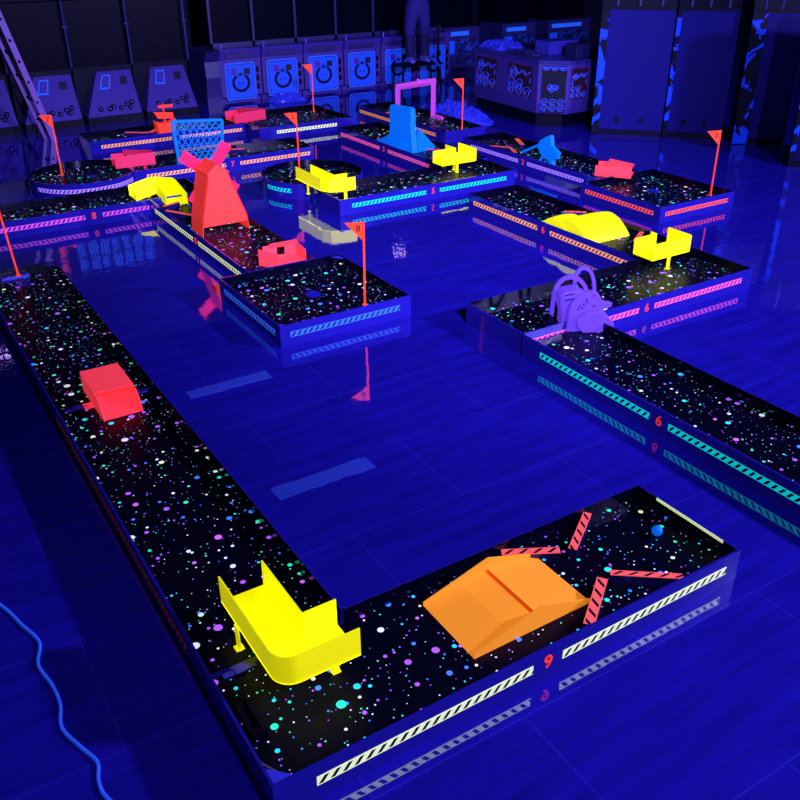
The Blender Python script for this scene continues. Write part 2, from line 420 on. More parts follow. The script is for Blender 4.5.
# ------------------------------------------------------------------ flags
def flag(label, x, y, z0, top, digit, tip=None, dirv=(-.85, .53)):
    g = thing('hole_flag', label, 'flag', (x, y, z0), 'hole flags')
    tx, ty = tip or (x, y)
    MB().tube([(x, y, z0), (tx, ty, top)], .0075, 10).build('pole', POL, g)
    d = Vector((*dirv, 0)).normalized(); a = Vector((tx, ty, top)); L = .125
    MB().sheet([a, a + d*L + Vector((0, 0, -.008)), a + Vector((0, 0, -.135))], .004).build('pennant', POL, g)
    if digit:
        text_part('pennant_number', digit, INK, g, a + d*.036 + Vector((0, 0, -.046)) + d.cross(Vector((0, 0, 1)))*(.0035 if d.cross(Vector((0,0,1))).y < 0 else -.0035), -d, (0, 0, 1), .062, .003)
    MB().disc(x, y, .018, z0, z0 + .006, 16).build('pole_foot', POL, g)
    return g
flag('red flag marked 8 on the middle square section', 2.755, 4.90, DZ, .67, '8', (2.765, 4.905))
flag('red flag marked 2 on the right square section', 6.90, 5.47, DZ, .69, '2')
flag('red flag marked 5 behind the yellow bend on the round green', 4.02, 8.48, DZ, .69, '5')
flag('pink-red flag on the round green at the far left', 1.86, 9.74, DZ, .70, '7')
flag('red pole cut by the left edge at the end of the long left lane', .845, 6.765, DZ + .02, .66, None, (.82, 6.86))
flag('thin distant red flag in front of the blue-lit cabinets', 5.68, 11.4, DZ, .71, None)
flag('small red flag at the near end of the lane with the purple gate', 6.70, 9.27, DZ, .70, '3')

# ------------------------------------------------------------------ obstacles
def off_path(path, t):
    """offset an open 2D path to its left by t (mitred)"""
    out = []
    for i, p in enumerate(path):
        p = Vector(p); ns = []
        if i > 0: d = (p - Vector(path[i-1])).normalized(); ns.append(Vector((-d.y, d.x)))
        if i < len(path) - 1: d = (Vector(path[i+1]) - p).normalized(); ns.append(Vector((-d.y, d.x)))
        n = sum(ns, Vector((0, 0))); n = n / max(n.length_squared / len(ns), 1e-6) if len(ns) > 1 else n
        out.append(tuple(p + n*t))
    return out
def legs(g, spots, mat, zf, dirs):
    for (x, y), (dx, dy) in zip(spots, dirs):
        m = MB(); wx, wy = (.016, .003) if dx else (.003, .016)
        m.box(x - wx, x + wx, y - wy, y + wy, DZ, zf); m.box(x - .016, x + .016, y - .016, y + .016, DZ, DZ + .004)
        m.build('leg', mat, g)
def bend(label, corner, sx, sy, a, b, w=.19, R=.075, mat=None, nseg=8, zf=.195, wh=.115, group='yellow bends', leg_at=None, name='corner_chute'):
    """raised right-angled chute: floor, outer wall with a rounded corner, inner wall, two legs"""
    cx, cy = corner; mat = mat or YEL
    W = lambda pts: [(cx + sx*p, cy + sy*q) for p, q in pts]
    g = thing(name, label, 'obstacle', (cx + sx*w/2, cy + sy*w/2, DZ), group)
    arc = [(R - R*math.sin(t), R - R*math.cos(t)) for t in [PI/2*i/nseg for i in range(nseg + 1)]]
    outer = [(a, 0)] + arc + [(0, b)]
    inner = [(a, w), (w, w), (w, b)]
    MB().prism(W(outer + inner[::-1]), zf - .006, zf).build('floor_plate', mat, g)
    o2 = off_path(outer, -.006); i2 = off_path(inner, .006)
    MB().prism(W(outer + o2[::-1]), zf - .006, zf + wh).build('outer_wall', mat, g)
    i1 = off_path(inner, -.006)
    MB().prism(W(inner + i1[::-1]), zf, zf + wh).build('inner_wall', mat, g)
    ls = leg_at or [(a*.72, .02), (.02, b*.72)]
    legs(g, W(ls), mat, zf - .006, [(1, 0), (0, 1)])
    return g
bend('big yellow bend in the foreground corner of the number 9 lane', (.745, 1.965), 1, 1, .305, .51, .17, .075, YEL, leg_at=[(.24, .075), (-.003, .36)])
bend('yellow bend seen side-on at the start of the number 5 lane', (3.68, 7.19), 1, 1, .30, .66, .16, .14, YEL, 2, leg_at=[(.20, .02), (.02, .45)])
bend('yellow bend at the far right end of the number 5 lane', (5.62, 7.47), -1, 1, .46, .36, .17, .05, YEL, 3, leg_at=[(.23, .06), (.20, .16)])
bend('yellow bend on a single front leg at the right beside the violet obstacle', (5.25, 4.25), -1, 1, .42, .25, .19, .035, YEL, 4, leg_at=[(.22, .02), (.03, .18)])
# the angular bend climbs from both ends to its corner
g = thing('corner_chute', 'yellow angular bend behind the windmill on the number 8 lane', 'obstacle', (2.48, 8.3, DZ), 'yellow bends')
zfl = lambda x, y: .165 - .22*max(0, 2.39 - x) - .22*max(0, 8.22 - y)
ou = [(2.19, 8.44), (2.46, 8.44), (2.59, 8.31), (2.59, 7.93)]; inn = [(2.19, 8.22), (2.39, 8.22), (2.39, 7.93)]
m = MB()
for q in ([ou[0], (2.39, 8.44), inn[1], inn[0]], [(2.39, 8.44), ou[1], ou[2], (2.59, 8.22), inn[1]], [(2.59, 8.22), ou[3], inn[2], inn[1]]):
    m.sheet([(x, y, zfl(x, y)) for x, y in q], .005)
m.build('floor_plate', YEL, g)
for nm, path in (('outer_wall', [ou[0], (2.39, 8.44), ou[1], ou[2], (2.59, 8.22), ou[3]]), ('inner_wall', inn)):
    m = MB()
    for a, b in zip(path, path[1:]): m.sheet([(*a, zfl(*a) - .008), (*b, zfl(*b) - .008), (*b, zfl(*b) + .095), (*a, zfl(*a) + .095)], .005)
    m.build(nm, YEL, g)
legs(g, [(2.36, 8.40), (2.54, 8.18)], YEL, .155, [(1, 0), (0, 1)])

def chute(label, x, y, d, L, w, mat, zf=.165, wh=.085, group='pink chutes', steps=0.):
    """straight raised chute with two side walls, an offset end section and one leg"""
    d = Vector(d).normalized(); n = Vector((-d.y, d.x))
    g = thing('straight_chute', label, 'obstacle', (x, y, DZ), group)
    P = lambda s, t: (x + d.x*s + n.x*t, y + d.y*s + n.y*t)
    q = lambda s0, s1, t0, t1: [P(s0, t0), P(s1, t0), P(s1, t1), P(s0, t1)]
    MB().prism(q(-L/2, L/2, -w/2, w/2), zf - .006, zf).build('floor_plate', mat, g)
    MB().prism(q(-L/2, L*.34, w/2 - .006, w/2), zf, zf + wh).build('side_wall', mat, g)
    MB().prism(q(-L/2, L/2, -w/2, -w/2 + .006), zf - .02, zf + wh).build('side_wall', mat, g)
    m = MB(); m.sheet([(*P(-L*.2, -w/2), zf + wh), (*P(L/2, -w/2), zf + wh), (*P(L/2, w/2), zf + wh - .01), (*P(-L*.2, w/2), zf + wh + .025)], .006)
    m.build('top_plate', mat, g)
    lx, ly = P(-L*.12, -w/2 + .02); legs(g, [(lx, ly), P(L*.3, w/2 - .02)], mat, zf - .006, [(1, 0), (1, 0)])
    return g
chute('pink chute on the left round green with its open end towards the left', 2.56, 9.48, (1, -.05), .42, .17, PNK, .17, .10)
chute('pink chute at the back left between the red boat and the far square section', 4.52, 11.06, (1, .12), .46, .24, PNK, .17, .10)
chute('pink-red chute bridging onto the right square section', 6.52, 6.38, (.60, -.80), .36, .20, COR, .16, .085)

# coral tunnel ramp on the long left lane
g = thing('tunnel_ramp', 'coral tunnel ramp sitting across the joint of the long left lane', 'obstacle', (.89, 4.46, DZ), 'coral ramps')
x0, x1, ya, yb, yc, zt = .785, .997, 4.25, 4.378, 4.68, .20
MB().box(x0, x1, yb, yc, zt - .006, zt).build('top_plate', COR, g)
prof = [(yc, DZ), (yc, zt - .006), (yb, zt - .006), (4.33, .188), (4.285, .155), (ya, DZ + .012), (ya, DZ)]
for nm, xa in (('side_wall', x0), ('side_wall', x1 - .006)):
    M = Matrix(((0, 0, 1, 0), (1, 0, 0, 0), (0, 1, 0, 0), (0, 0, 0, 1)))
    MB().prism(prof, xa, xa + .006, M).build(nm, COR, g)
MB().sheet([(x0 + .006, ya, DZ + .004), (x1 - .006, ya, DZ + .004), (x1 - .006, yc, .12), (x0 + .006, yc, .12)], .005).build('ramp_floor', COR, g)
MB().box(x0 - .05, x0, 4.44, 4.50, DZ, DZ + .006).build('foot', COR, g)

# orange bridge ramp
g = thing('bridge_ramp', 'wide orange bridge ramp with peaked side walls on the number 9 lane', 'obstacle', (1.72, 2.0, DZ))
X0, X1, Y0, Y1 = 1.43, 1.985, 1.822, 2.155
M = Matrix(((1, 0, 0, 0), (0, 0, -1, 0), (0, 1, 0, 0), (0, 0, 0, 1)))       # (x, z) profile extruded along -y
side = [(X0, DZ), (X1, DZ), (X1, DZ + .018), (1.735, .188), (X0, DZ + .018)]
for y in (Y0 + .006, Y1): MB().prism(side, -y, -y + .006, M).build('side_wall', ORA, g)
MB().prism([(X0, DZ + .002), (1.60, .118), (1.60, .112), (X0 + .02, DZ)], -Y1 + .006, -Y0 - .006, M).build('up_ramp', ORA, g)
MB().prism([(1.60, .118), (1.722, .126), (1.722, .118), (1.60, .112)], -Y1 + .006, -Y0 - .006, M).build('crest_plate', ORA, g)
MB().prism([(1.734, .134), (X1, DZ + .004), (X1 - .02, DZ), (1.734, .126)], -Y1 + .006, -Y0 - .006, M).build('down_ramp', ORA, g)
MB().prism([(1.722, .105), (1.734, .105), (1.734, .134), (1.722, .115)], -Y1 + .006, -Y0 - .006, M).build('crest_step', plain('orange_edge', (.75, .12, .0), .5, .3, (.9, .12, 0), .3), g)

# coral striped bumpers
def bumper(label, a, b, w=.036, h=.045):
    a = Vector(a); b = Vector(b); L = (b - a).length; d = (b - a) / L; n = Vector((-d.y, d.x)); c = (a + b)/2
    g = thing('striped_bumper', label, 'bumper', (c.x, c.y, DZ), 'striped bumpers')
    P = [a + n*w/2, a - n*w/2, b - n*w/2, b + n*w/2]
    MB().prism([tuple(p) for p in P], DZ, DZ + h - .003).build('body', plain('bumper_side', (.012, .006, .07), .2, .5), g)
    # striped cap
    base = world_loc(g); me = bpy.data.meshes.new('striped_cap'); z0, z1 = DZ + h - .003, DZ + h
    vs = [tuple(Vector((p.x, p.y, z)) - base) for z in (z0, z1) for p in P]
    me.from_pydata(vs, [], [(0, 1, 2, 3), (4, 7, 6, 5), (0, 4, 5, 1), (1, 5, 6, 2), (2, 6, 7, 3), (3, 7, 4, 0)])
    uv = me.uv_layers.new(name='UVMap'); c4 = [(0, .038), (0, 0), (L, 0), (L, .038)]*2
    for lp in me.loops: uv.data[lp.index].uv = c4[lp.vertex_index]
    me.materials.append(S_BUMP); ob = bpy.data.objects.new('striped_cap', me); COL.objects.link(ob); ob.parent = g
    return g
bumper('coral striped bumper touching the back corner of the orange ramp', (1.862, 2.222), (2.075, 2.105), .038, .03)
bumper('coral striped bumper standing farthest back on the number 9 lane', (2.335, 2.222), (2.11, 2.068))
bumper('coral striped bumper at the right front corner of the orange ramp', (2.085, 1.866), (1.862, 1.702), .042)
bumper('coral striped bumper on the right, nearest the blue golf ball', (2.135, 1.876), (2.36, 1.704), .03)
bumper('red bumper on the number 2 lane left of the blue bat, leaning to the back', (6.80, 8.30), (6.66, 8.02), .05)
bumper('red bumper on the number 2 lane near its left wall', (6.31, 8.19), (6.43, 7.99), .03)
bumper('short red bumper on the number 2 lane just behind the red number', (6.45, 7.98), (6.34, 7.74), .04)
bumper('red bumper half hidden behind the blue bat', (6.76, 7.80), (6.63, 7.60), .05)
bumper('red bumper left of the windmill feet, lying by the lane wall', (2.31, 7.72), (2.47, 7.42), .035)
bumper('short pink-red bumper just behind the windmill', (2.33, 7.86), (2.50, 7.93), .03)
bumper('red bumper at the left end of the boat lane', (3.0, 11.30), (3.24, 11.12), .05)
bumper('red bumper beside the hull of the red boat', (3.26, 11.12), (3.40, 11.28), .05)
bumper('orange-red bumper to the right of the blue net', (3.72, 9.70), (3.88, 9.62), .05)
bumper('red bumper right of the tall blue hump', (5.60, 8.42), (5.80, 8.27), .03)
bumper('red bumper left of the purple gate', (6.35, 10.55), (6.60, 10.42), .04)
bumper('pink bumper between the yellow hump and the yellow bend', (5.20, 4.78), (5.42, 4.92), .035)
bumper('red bumper behind the top of the yellow hump', (5.28, 5.72), (5.43, 5.60), .035)

# golf ball
tag(MB().ball((2.515, 1.985, DZ + .0245), .0235).build('golf_ball', SKY, smooth=True, o=(2.515, 1.985, DZ)), 'blue golf ball on the right end of the number 9 lane', 'golf ball')

# windmill
g = thing('windmill', 'orange-red windmill with four magenta sails straddling the number 8 lane', 'obstacle', (2.565, 7.05, DZ))
yf, yk = 6.92, 7.19
front = [(2.36, .165), (2.366, .22), (2.455, .60), (2.538, .665), (2.625, .60), (2.762, .22), (2.768, .165)]
Mx = Matrix(((1, 0, 0, 0), (0, 0, -1, 0), (0, 1, 0, 0), (0, 0, 0, 1)))
MB().prism(front, -yf - .006, -yf, Mx).build('front_plate', MIL, g)
MB().prism(front, -yk, -yk + .006, Mx).build('back_plate', MIL, g)
MB().sheet([(2.352, yf, DZ), (2.352, yk, DZ), (2.366, yk, .22), (2.455, yk, .60), (2.455, yf, .60), (2.366, yf, .22)], .006).build('left_side', MIL, g)
MB().sheet([(2.776, yk, DZ), (2.776, yf, DZ), (2.762, yf, .22), (2.762, yk, .22)], .006).sheet([(2.762, yk, .22), (2.762, yf, .22), (2.625, yf, .60), (2.625, yk, .60)], .006).build('right_side', MIL, g)
MB().sheet([(2.445, yf - .01, .595), (2.445, yk, .595), (2.538, yk, .672), (2.538, yf - .01, .672)], -.006).sheet([(2.538, yf - .01, .672), (2.538, yk, .672), (2.635, yk, .595), (2.635, yf - .01, .595)], -.006).build('roof', MIL, g)
cxw, czw, yw = 2.572, .535, 7.205
MB().tube([(cxw, yk, czw), (cxw, yk + .04, czw)], .03, 14).build('hub', MAG, g)
for k in range(4):
    th = math.radians(52 + 90*k); d = Vector((math.cos(th), 0, math.sin(th))); n = Vector((-math.sin(th), 0, math.cos(th))); c = Vector((cxw, yw, czw))
    MB().sheet([c + d*.05 - n*.05, c + d*.29 - n*.05, c + d*.29 + n*.05, c + d*.05 + n*.05], .005).build('sail', MAG, g)

# coral gate at the end of the windmill lane
g = thing('tunnel_gate', 'coral box gate with a square hole between the windmill and the middle square', 'obstacle', (2.6, 5.95, DZ), 'coral ramps')
def sh(nm, pts, t=.005, m=COR): return MB().sheet(pts, t).build(nm, m, g)
sh('flared_wall', [(2.47, 6.03, DZ), (2.575, 5.885, DZ), (2.575, 5.885, .195), (2.47, 6.03, .215)])
hx0, hx1, hz0, hz1, yb_ = 2.635, 2.705, .125, .19, 6.06
m = MB()
m.box(2.52, hx0, yb_, yb_ + .005, DZ, .215).box(hx1, 2.80, yb_, yb_ + .005, DZ, .215).box(hx0, hx1, yb_, yb_ + .005, DZ, hz0).box(hx0, hx1, yb_, yb_ + .005, hz1, .215)
m.build('back_plate', COR, g)
sh('side_wall', [(2.795, 5.885, DZ), (2.80, 6.06, DZ), (2.80, 6.06, .215), (2.795, 5.885, .195)])
sh('floor_plate', [(2.575, 5.885, DZ + .004), (2.795, 5.885, DZ + .004), (2.80, 6.06, DZ + .02), (2.52, 6.06, DZ + .02)], .004)
sh('top_flap', [(2.575, 6.02, .215), (2.80, 6.02, .215), (2.80, 6.065, .222), (2.575, 6.065, .222)], .004)

# yellow hump (two rolling mounds)
g = tag(bpy.data.objects.new('double_hump', None), 'glowing yellow double hump lying across the number 6 lane', 'obstacle'); COL.objects.link(g); g.location = (5.15, 5.25, DZ)
import itertools
def hump(nm, xa, xb, ya_, yb__, h, n=24):
    """a rolling mound: rises and falls along the lane, closed down to the deck"""
    m = MB(); k = 0; ny = 10
    vs = []
    for i in range(n + 1):
        t = i/n; y = ya_ + (yb__ - ya_)*t
        for j in range(ny + 1):
            s = j/ny; x = xa + (xb - xa)*s
            vs.append(Vector((x, y, DZ + .004 + h*math.sin(PI*t)**.85*(1 - .10*(2*s - 1)**2))))
    top = len(vs)
    for i in range(n + 1):
        for j in range(ny + 1):
            v = vs[i*(ny+1) + j]; vs.append(Vector((v.x, v.y, DZ)))
    I = lambda i, j, b=0: b*top + i*(ny+1) + j
    fs = []
    for i in range(n):
        for j in range(ny):
            fs.append([I(i, j), I(i, j+1), I(i+1, j+1), I(i+1, j)]); fs.append([I(i, j, 1), I(i+1, j, 1), I(i+1, j+1, 1), I(i, j+1, 1)])
        fs += [[I(i, 0), I(i+1, 0), I(i+1, 0, 1), I(i, 0, 1)], [I(i, ny), I(i, ny, 1), I(i+1, ny, 1), I(i+1, ny)]]
    for j in range(ny):
        fs += [[I(0, j), I(0, j, 1), I(0, j+1, 1), I(0, j+1)], [I(n, j), I(n, j+1), I(n, j+1, 1), I(n, j, 1)]]
    m.v = vs; m.f = fs
    return m.build(nm, YEL, g, smooth=True)
hump('front_mound', 4.90, 5.13, 5.22, 5.62, .125)
hump('back_mound', 4.905, 5.365, 5.0, 5.49, .152)

# violet plate obstacle
g = thing('plate_animal_obstacle', 'violet obstacle of arches and rounded plates where two number 6 lanes meet', 'obstacle', (3.72, 3.9, DZ))
E_ = (.9, -.43)
def arch(nm, o, pts, w, t):
    path = [Vector(p) for p in pts]
    # smooth path (Catmull-Rom)
    q = []
    for i in range(len(path) - 1):
        p0, p1, p2, p3 = path[max(i-1, 0)], path[i], path[i+1], path[min(i+2, len(path)-1)]
        for s in range(6):
            u = s/6; q.append(.5*((2*p1) + (p2 - p0)*u + (2*p0 - 5*p1 + 4*p2 - p3)*u*u + (3*p1 - p0 - 3*p2 + p3)*u**3))
    q.append(path[-1]); q = [tuple(v) for v in q]
    a, b = off_path(q, w/2), off_path(q, -w/2)
    return MB().plate((*o, 0), E_, a + b[::-1], -t/2, t/2).build(nm, VIO, g)
arch('near_arch', (3.717, 4.083), [(.010, DZ), (.021, .249), (.063, .324), (.129, .341), (.192, .31), (.235, .237), (.25, DZ)], .026, .02)
arch('far_arch', (3.90, 4.15), [(.055, DZ), (.058, .214), (.07, .314), (.108, .348), (.159, .324), (.19, .258), (.202, .178), (.205, DZ)], .022, .02)
MB().plate((3.66, 3.93, 0), E_, [(.0, DZ), (.0, .167), (-.016, .231), (-.022, .3), (.002, .322), (.087, .335), (.157, .298), (.182, .241), (.18, DZ)][::-1], -.06, .06).build('barrel_body', VIO, g, bevel=.012)
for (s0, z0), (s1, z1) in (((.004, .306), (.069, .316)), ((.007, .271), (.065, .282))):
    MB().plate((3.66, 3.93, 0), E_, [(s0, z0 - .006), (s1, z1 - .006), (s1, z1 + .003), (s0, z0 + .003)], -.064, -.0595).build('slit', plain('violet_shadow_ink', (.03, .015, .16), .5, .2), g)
fp = [(-.003, DZ), (.002, .191), (.010, .266), (.042, .318), (.085, .343), (.142, .36), (.178, .345), (.2, .312), (.212, .287), (.282, .268), (.278, .241), (.222, .232), (.238, .21), (.262, .18), (.28, .145), (.284, DZ)]
MB().plate((3.62, 3.81, 0), E_, fp[::-1], -.012, .012).build('head_plate', VIO, g, bevel=.004)
MB().plate((3.62, 3.81, 0), E_, [(.055, .135), (.095, .088), (.285, .086), (.296, .14), (.255, .185), (.195, .235), (.10, .225), (.05, .18)][::-1], -.05, -.012).build('jaw_plate', VIO, g, bevel=.006)
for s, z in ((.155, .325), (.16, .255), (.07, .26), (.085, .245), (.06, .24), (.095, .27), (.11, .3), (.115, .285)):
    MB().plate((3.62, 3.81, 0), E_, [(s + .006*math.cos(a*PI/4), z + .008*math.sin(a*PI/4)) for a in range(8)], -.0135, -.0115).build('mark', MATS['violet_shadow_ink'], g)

# tall blue hump on lane three
g = thing('loop_hump', 'tall bright blue bottle-shaped hump on the number 3 lane', 'obstacle', (5.55, 8.7, DZ))
MYZ = Matrix(((0, 0, 1, 0), (1, 0, 0, 0), (0, 1, 0, 0), (0, 0, 0, 1)))
def lerp(a, b, t): return a + (b - a)*t
prof = [(9.32, DZ), (9.30, .10), (9.02, .19), (9.0, .30), (9.0, .52), (8.97, .555), (8.58, .575), (8.545, .55), (8.54, .33), (8.52, .22), (8.50, DZ)]
MB().prism(prof[::-1], 5.46, 5.53, MYZ).build('upright', SKY, g, bevel=.012)
MB().sheet([(5.35, 8.78, DZ), (5.47, 9.30, DZ), (5.47, 9.02, .20), (5.45, 8.60, .20)], -.008).sheet([(5.35, 8.78, DZ), (5.45, 8.60, .20), (5.45, 8.53, .20), (5.38, 8.62, DZ)], -.008).build('front_skirt', SKY, g)
MB().sheet([(5.53, 8.53, .36), (5.53, 8.53, DZ), (5.80, 8.60, DZ), (5.80, 8.60, .12)], .03).build('buttress', SKY, g)

# blue bat obstacle on lane two
g = thing('bat_obstacle', 'tilted bright blue bat-shaped plate with a stick on the number 2 lane', 'obstacle', (6.42, 7.3, DZ))
MB().prism([(7.41, .317), (7.33, .36), (7.24, .40), (7.225, .37), (7.21, .29), (7.095, .238), (7.116, .171), (7.24, .125), (7.33, .14), (7.40, .181), (7.44, .25)], 6.39, 6.44, MYZ).build('bat_plate', SKY, g, bevel=.01)
MB().tube([(6.41, 7.71, .13), (6.41, 7.43, .262)], .014, 10).build('stick', SKY, g)
MB().tube([(6.42, 7.42, DZ), (6.42, 7.36, .16)], .014, 10).box(6.39, 6.44, 7.18, 7.24, DZ, .14).build('foot', SKY, g)

# net on lane seven
g = thing('net_goal', 'upright bright blue net frame behind the windmill sails', 'obstacle', (3.32, 9.5, DZ))
fr = [(3.035, 9.5, .54), (3.60, 9.5, .50), (3.565, 9.5, .10), (3.06, 9.5, .10)]
bar = MB()
for a, b in zip(fr, fr[1:] + fr[:1]): bar.tube([a, b], .018, 10)
bar.build('frame', SKY, g)
net = MB()
def bil(u, v):
    A, B, C, D = [Vector(p) for p in fr]
    return (A*(1-u) + B*u)*(1-v) + (D*(1-u) + C*u)*v
for i in range(15):
    pts = []
    for j in range(29):
        v = j/28; u = (i + .5)/15 + .026*math.sin(v*PI*9 + (PI if i % 2 else 0))
        pts.append(bil(min(max(u, .02), .98), v))
    net.tube(pts, .0066, 6)
for j in range(1, 5): net.tube([bil(.02, j/5), bil(.98, j/5)], .004, 6)
net.build('net', SKY, g)
for x in (3.06, 3.565):
    MB().tube([(x, 9.52, .10), (x - .03, 9.26, .10)], .022, 12).build('foot_tube', SKY, g)

# red boat
g = thing('boat_obstacle', 'red toy sailing boat with two sails on the farthest left lane', 'obstacle', (3.46, 11.15, DZ))
MB().prism([(3.37, DZ), (3.57, DZ), (3.60, .27), (3.54, .225), (3.42, .215), (3.34, .25)], -11.22, -11.08, Mx).build('hull', RED, g, bevel=.01)
MB().tube([(3.475, 11.15, .22), (3.475, 11.15, .44)], .01, 8).build('mast', RED, g)
MB().sheet([(3.33, 11.11, .365), (3.58, 11.11, .335), (3.58, 11.11, .265), (3.38, 11.11, .280), (3.36, 11.11, .325)], .012).build('main_sail', RED, g)
MB().sheet([(3.40, 11.11, .44), (3.59, 11.11, .435), (3.585, 11.11, .40), (3.40, 11.11, .405)], .012).build('top_sail', RED, g)

# purple gate
g = thing('gate_arch', 'square purple gate arch standing on the farthest right lane', 'obstacle', (6.55, 10.3, DZ))
ga, gb = Vector((6.34, 10.23, 0)), Vector((6.83, 10.12, 0))
z_ = Vector((0, 0, 1)); dg = (gb - ga).normalized()
def beam(nm, a, b, w=.028):
    d = (b - a).normalized(); s = d.orthogonal().normalized(); t = d.cross(s)
    m = MB(); k = [a + s*w*i + t*w*j for i, j in ((-1, -1), (1, -1), (1, 1), (-1, 1))]; l = [q + (b - a) for q in k]
    m.v = k + l; m.f = [[3, 2, 1, 0], [4, 5, 6, 7]] + [[i, (i+1) % 4, 4 + (i+1) % 4, 4 + i] for i in range(4)]
    return m.build(nm, LIL, g)
beam('post', ga + z_*DZ, ga + z_*.50); beam('post', gb + z_*DZ, gb + z_*.55)
beam('crossbar', ga + z_*.50 - dg*.028, gb + z_*.55 + dg*.028)
beam('foot', gb + z_*(DZ + .02) + dg*.0, gb + z_*(DZ + .02) + Vector((.0, -.22, 0)), .02)
beam('foot', ga + z_*(DZ + .02), ga + z_*(DZ + .02) + Vector((.0, -.22, 0)), .02)
MB().sheet([ga.lerp(gb, .5) + z_*.51 + Vector((0, -.03, 0)), ga.lerp(gb, .5) + z_*.60 + Vector((0, -.03, 0)), ga.lerp(gb, .72) + z_*.56 + Vector((0, -.03, 0))], .01).build('tie', LIL, g)

# ------------------------------------------------------------------ room
struct(MB().box(-5, 17, -4, 16, -.1, 0).build('floor', FLOOR))
WALL = plain('dark_wall', (.004, .004, .018), .7, .2)
struct(MB().box(-5, 17, 15.2, 15.4, 0, 4.4).build('wall_back', WALL))
struct(MB().box(-5.2, -5, -4, 16, 0, 4.4).build('wall_left', WALL))
struct(MB().box(17, 17.2, -4, 16, 0, 4.4).build('wall_right', WALL))
struct(MB().box(-5, 17, -4.2, -4, 0, 4.4).build('wall_front', WALL))
struct(MB().box(-5, 17, -4, 16, 4.4, 4.5).build('ceiling', WALL))

# window reflections on the floor, laid as thin pale strips
REFL = plain('pale_floor_reflection', (.03, .065, .40), .2, .5)  # reflected light put into a pale surface colour
for lb, y0, y1, xs in (('pale blue painted reflection on the floor, nearer to the camera', 3.21, 3.32, (1.31, 1.84)), ('pale blue painted reflection on the floor in front of the middle square', 4.40, 4.50, (1.31, 1.82))):
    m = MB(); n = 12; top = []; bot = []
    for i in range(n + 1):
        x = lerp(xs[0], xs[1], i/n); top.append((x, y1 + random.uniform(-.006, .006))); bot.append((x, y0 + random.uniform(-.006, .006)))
    m.prism(bot + top[::-1], .0, .002); tag(m.build('floor_reflection', REFL, o=(1.5, y0, 0)), lb, 'reflection', 'floor reflections')

# blue cable at lower left
pts = [(-.25, 3.95), (-.1, 3.5), (.049, 3.15), (.10, 2.98), (.137, 2.845), (.108, 2.726), (.128, 2.60), (.132, 2.492), (.112, 2.383), (.145, 2.27), (.176, 2.178), (.160, 2.102), (.168, 2.02), (.24, 1.85), (.30, 1.6), (.26, 1.2)]
cp = []
for i in range(len(pts) - 1):
    p0, p1, p2, p3 = [Vector(pts[min(max(i + k, 0), len(pts) - 1)]) for k in (-1, 0, 1, 2)]
    for q in range(8):
        t = q/8; v = .5*((2*p1) + (p2 - p0)*t + (2*p0 - 5*p1 + 4*p2 - p3)*t*t + (3*p1 - p0 - 3*p2 + p3)*t**3); cp.append((v.x, v.y, .0056))
tag(MB().tube(cp, .0055, 10).build('cable', glow('cable_blue', (.02, .09, .5), .42, (.02, .11, 1)), smooth=True, o=(.13, 2.6, 0)), 'bright blue cable winding across the floor at the lower left', 'cable')

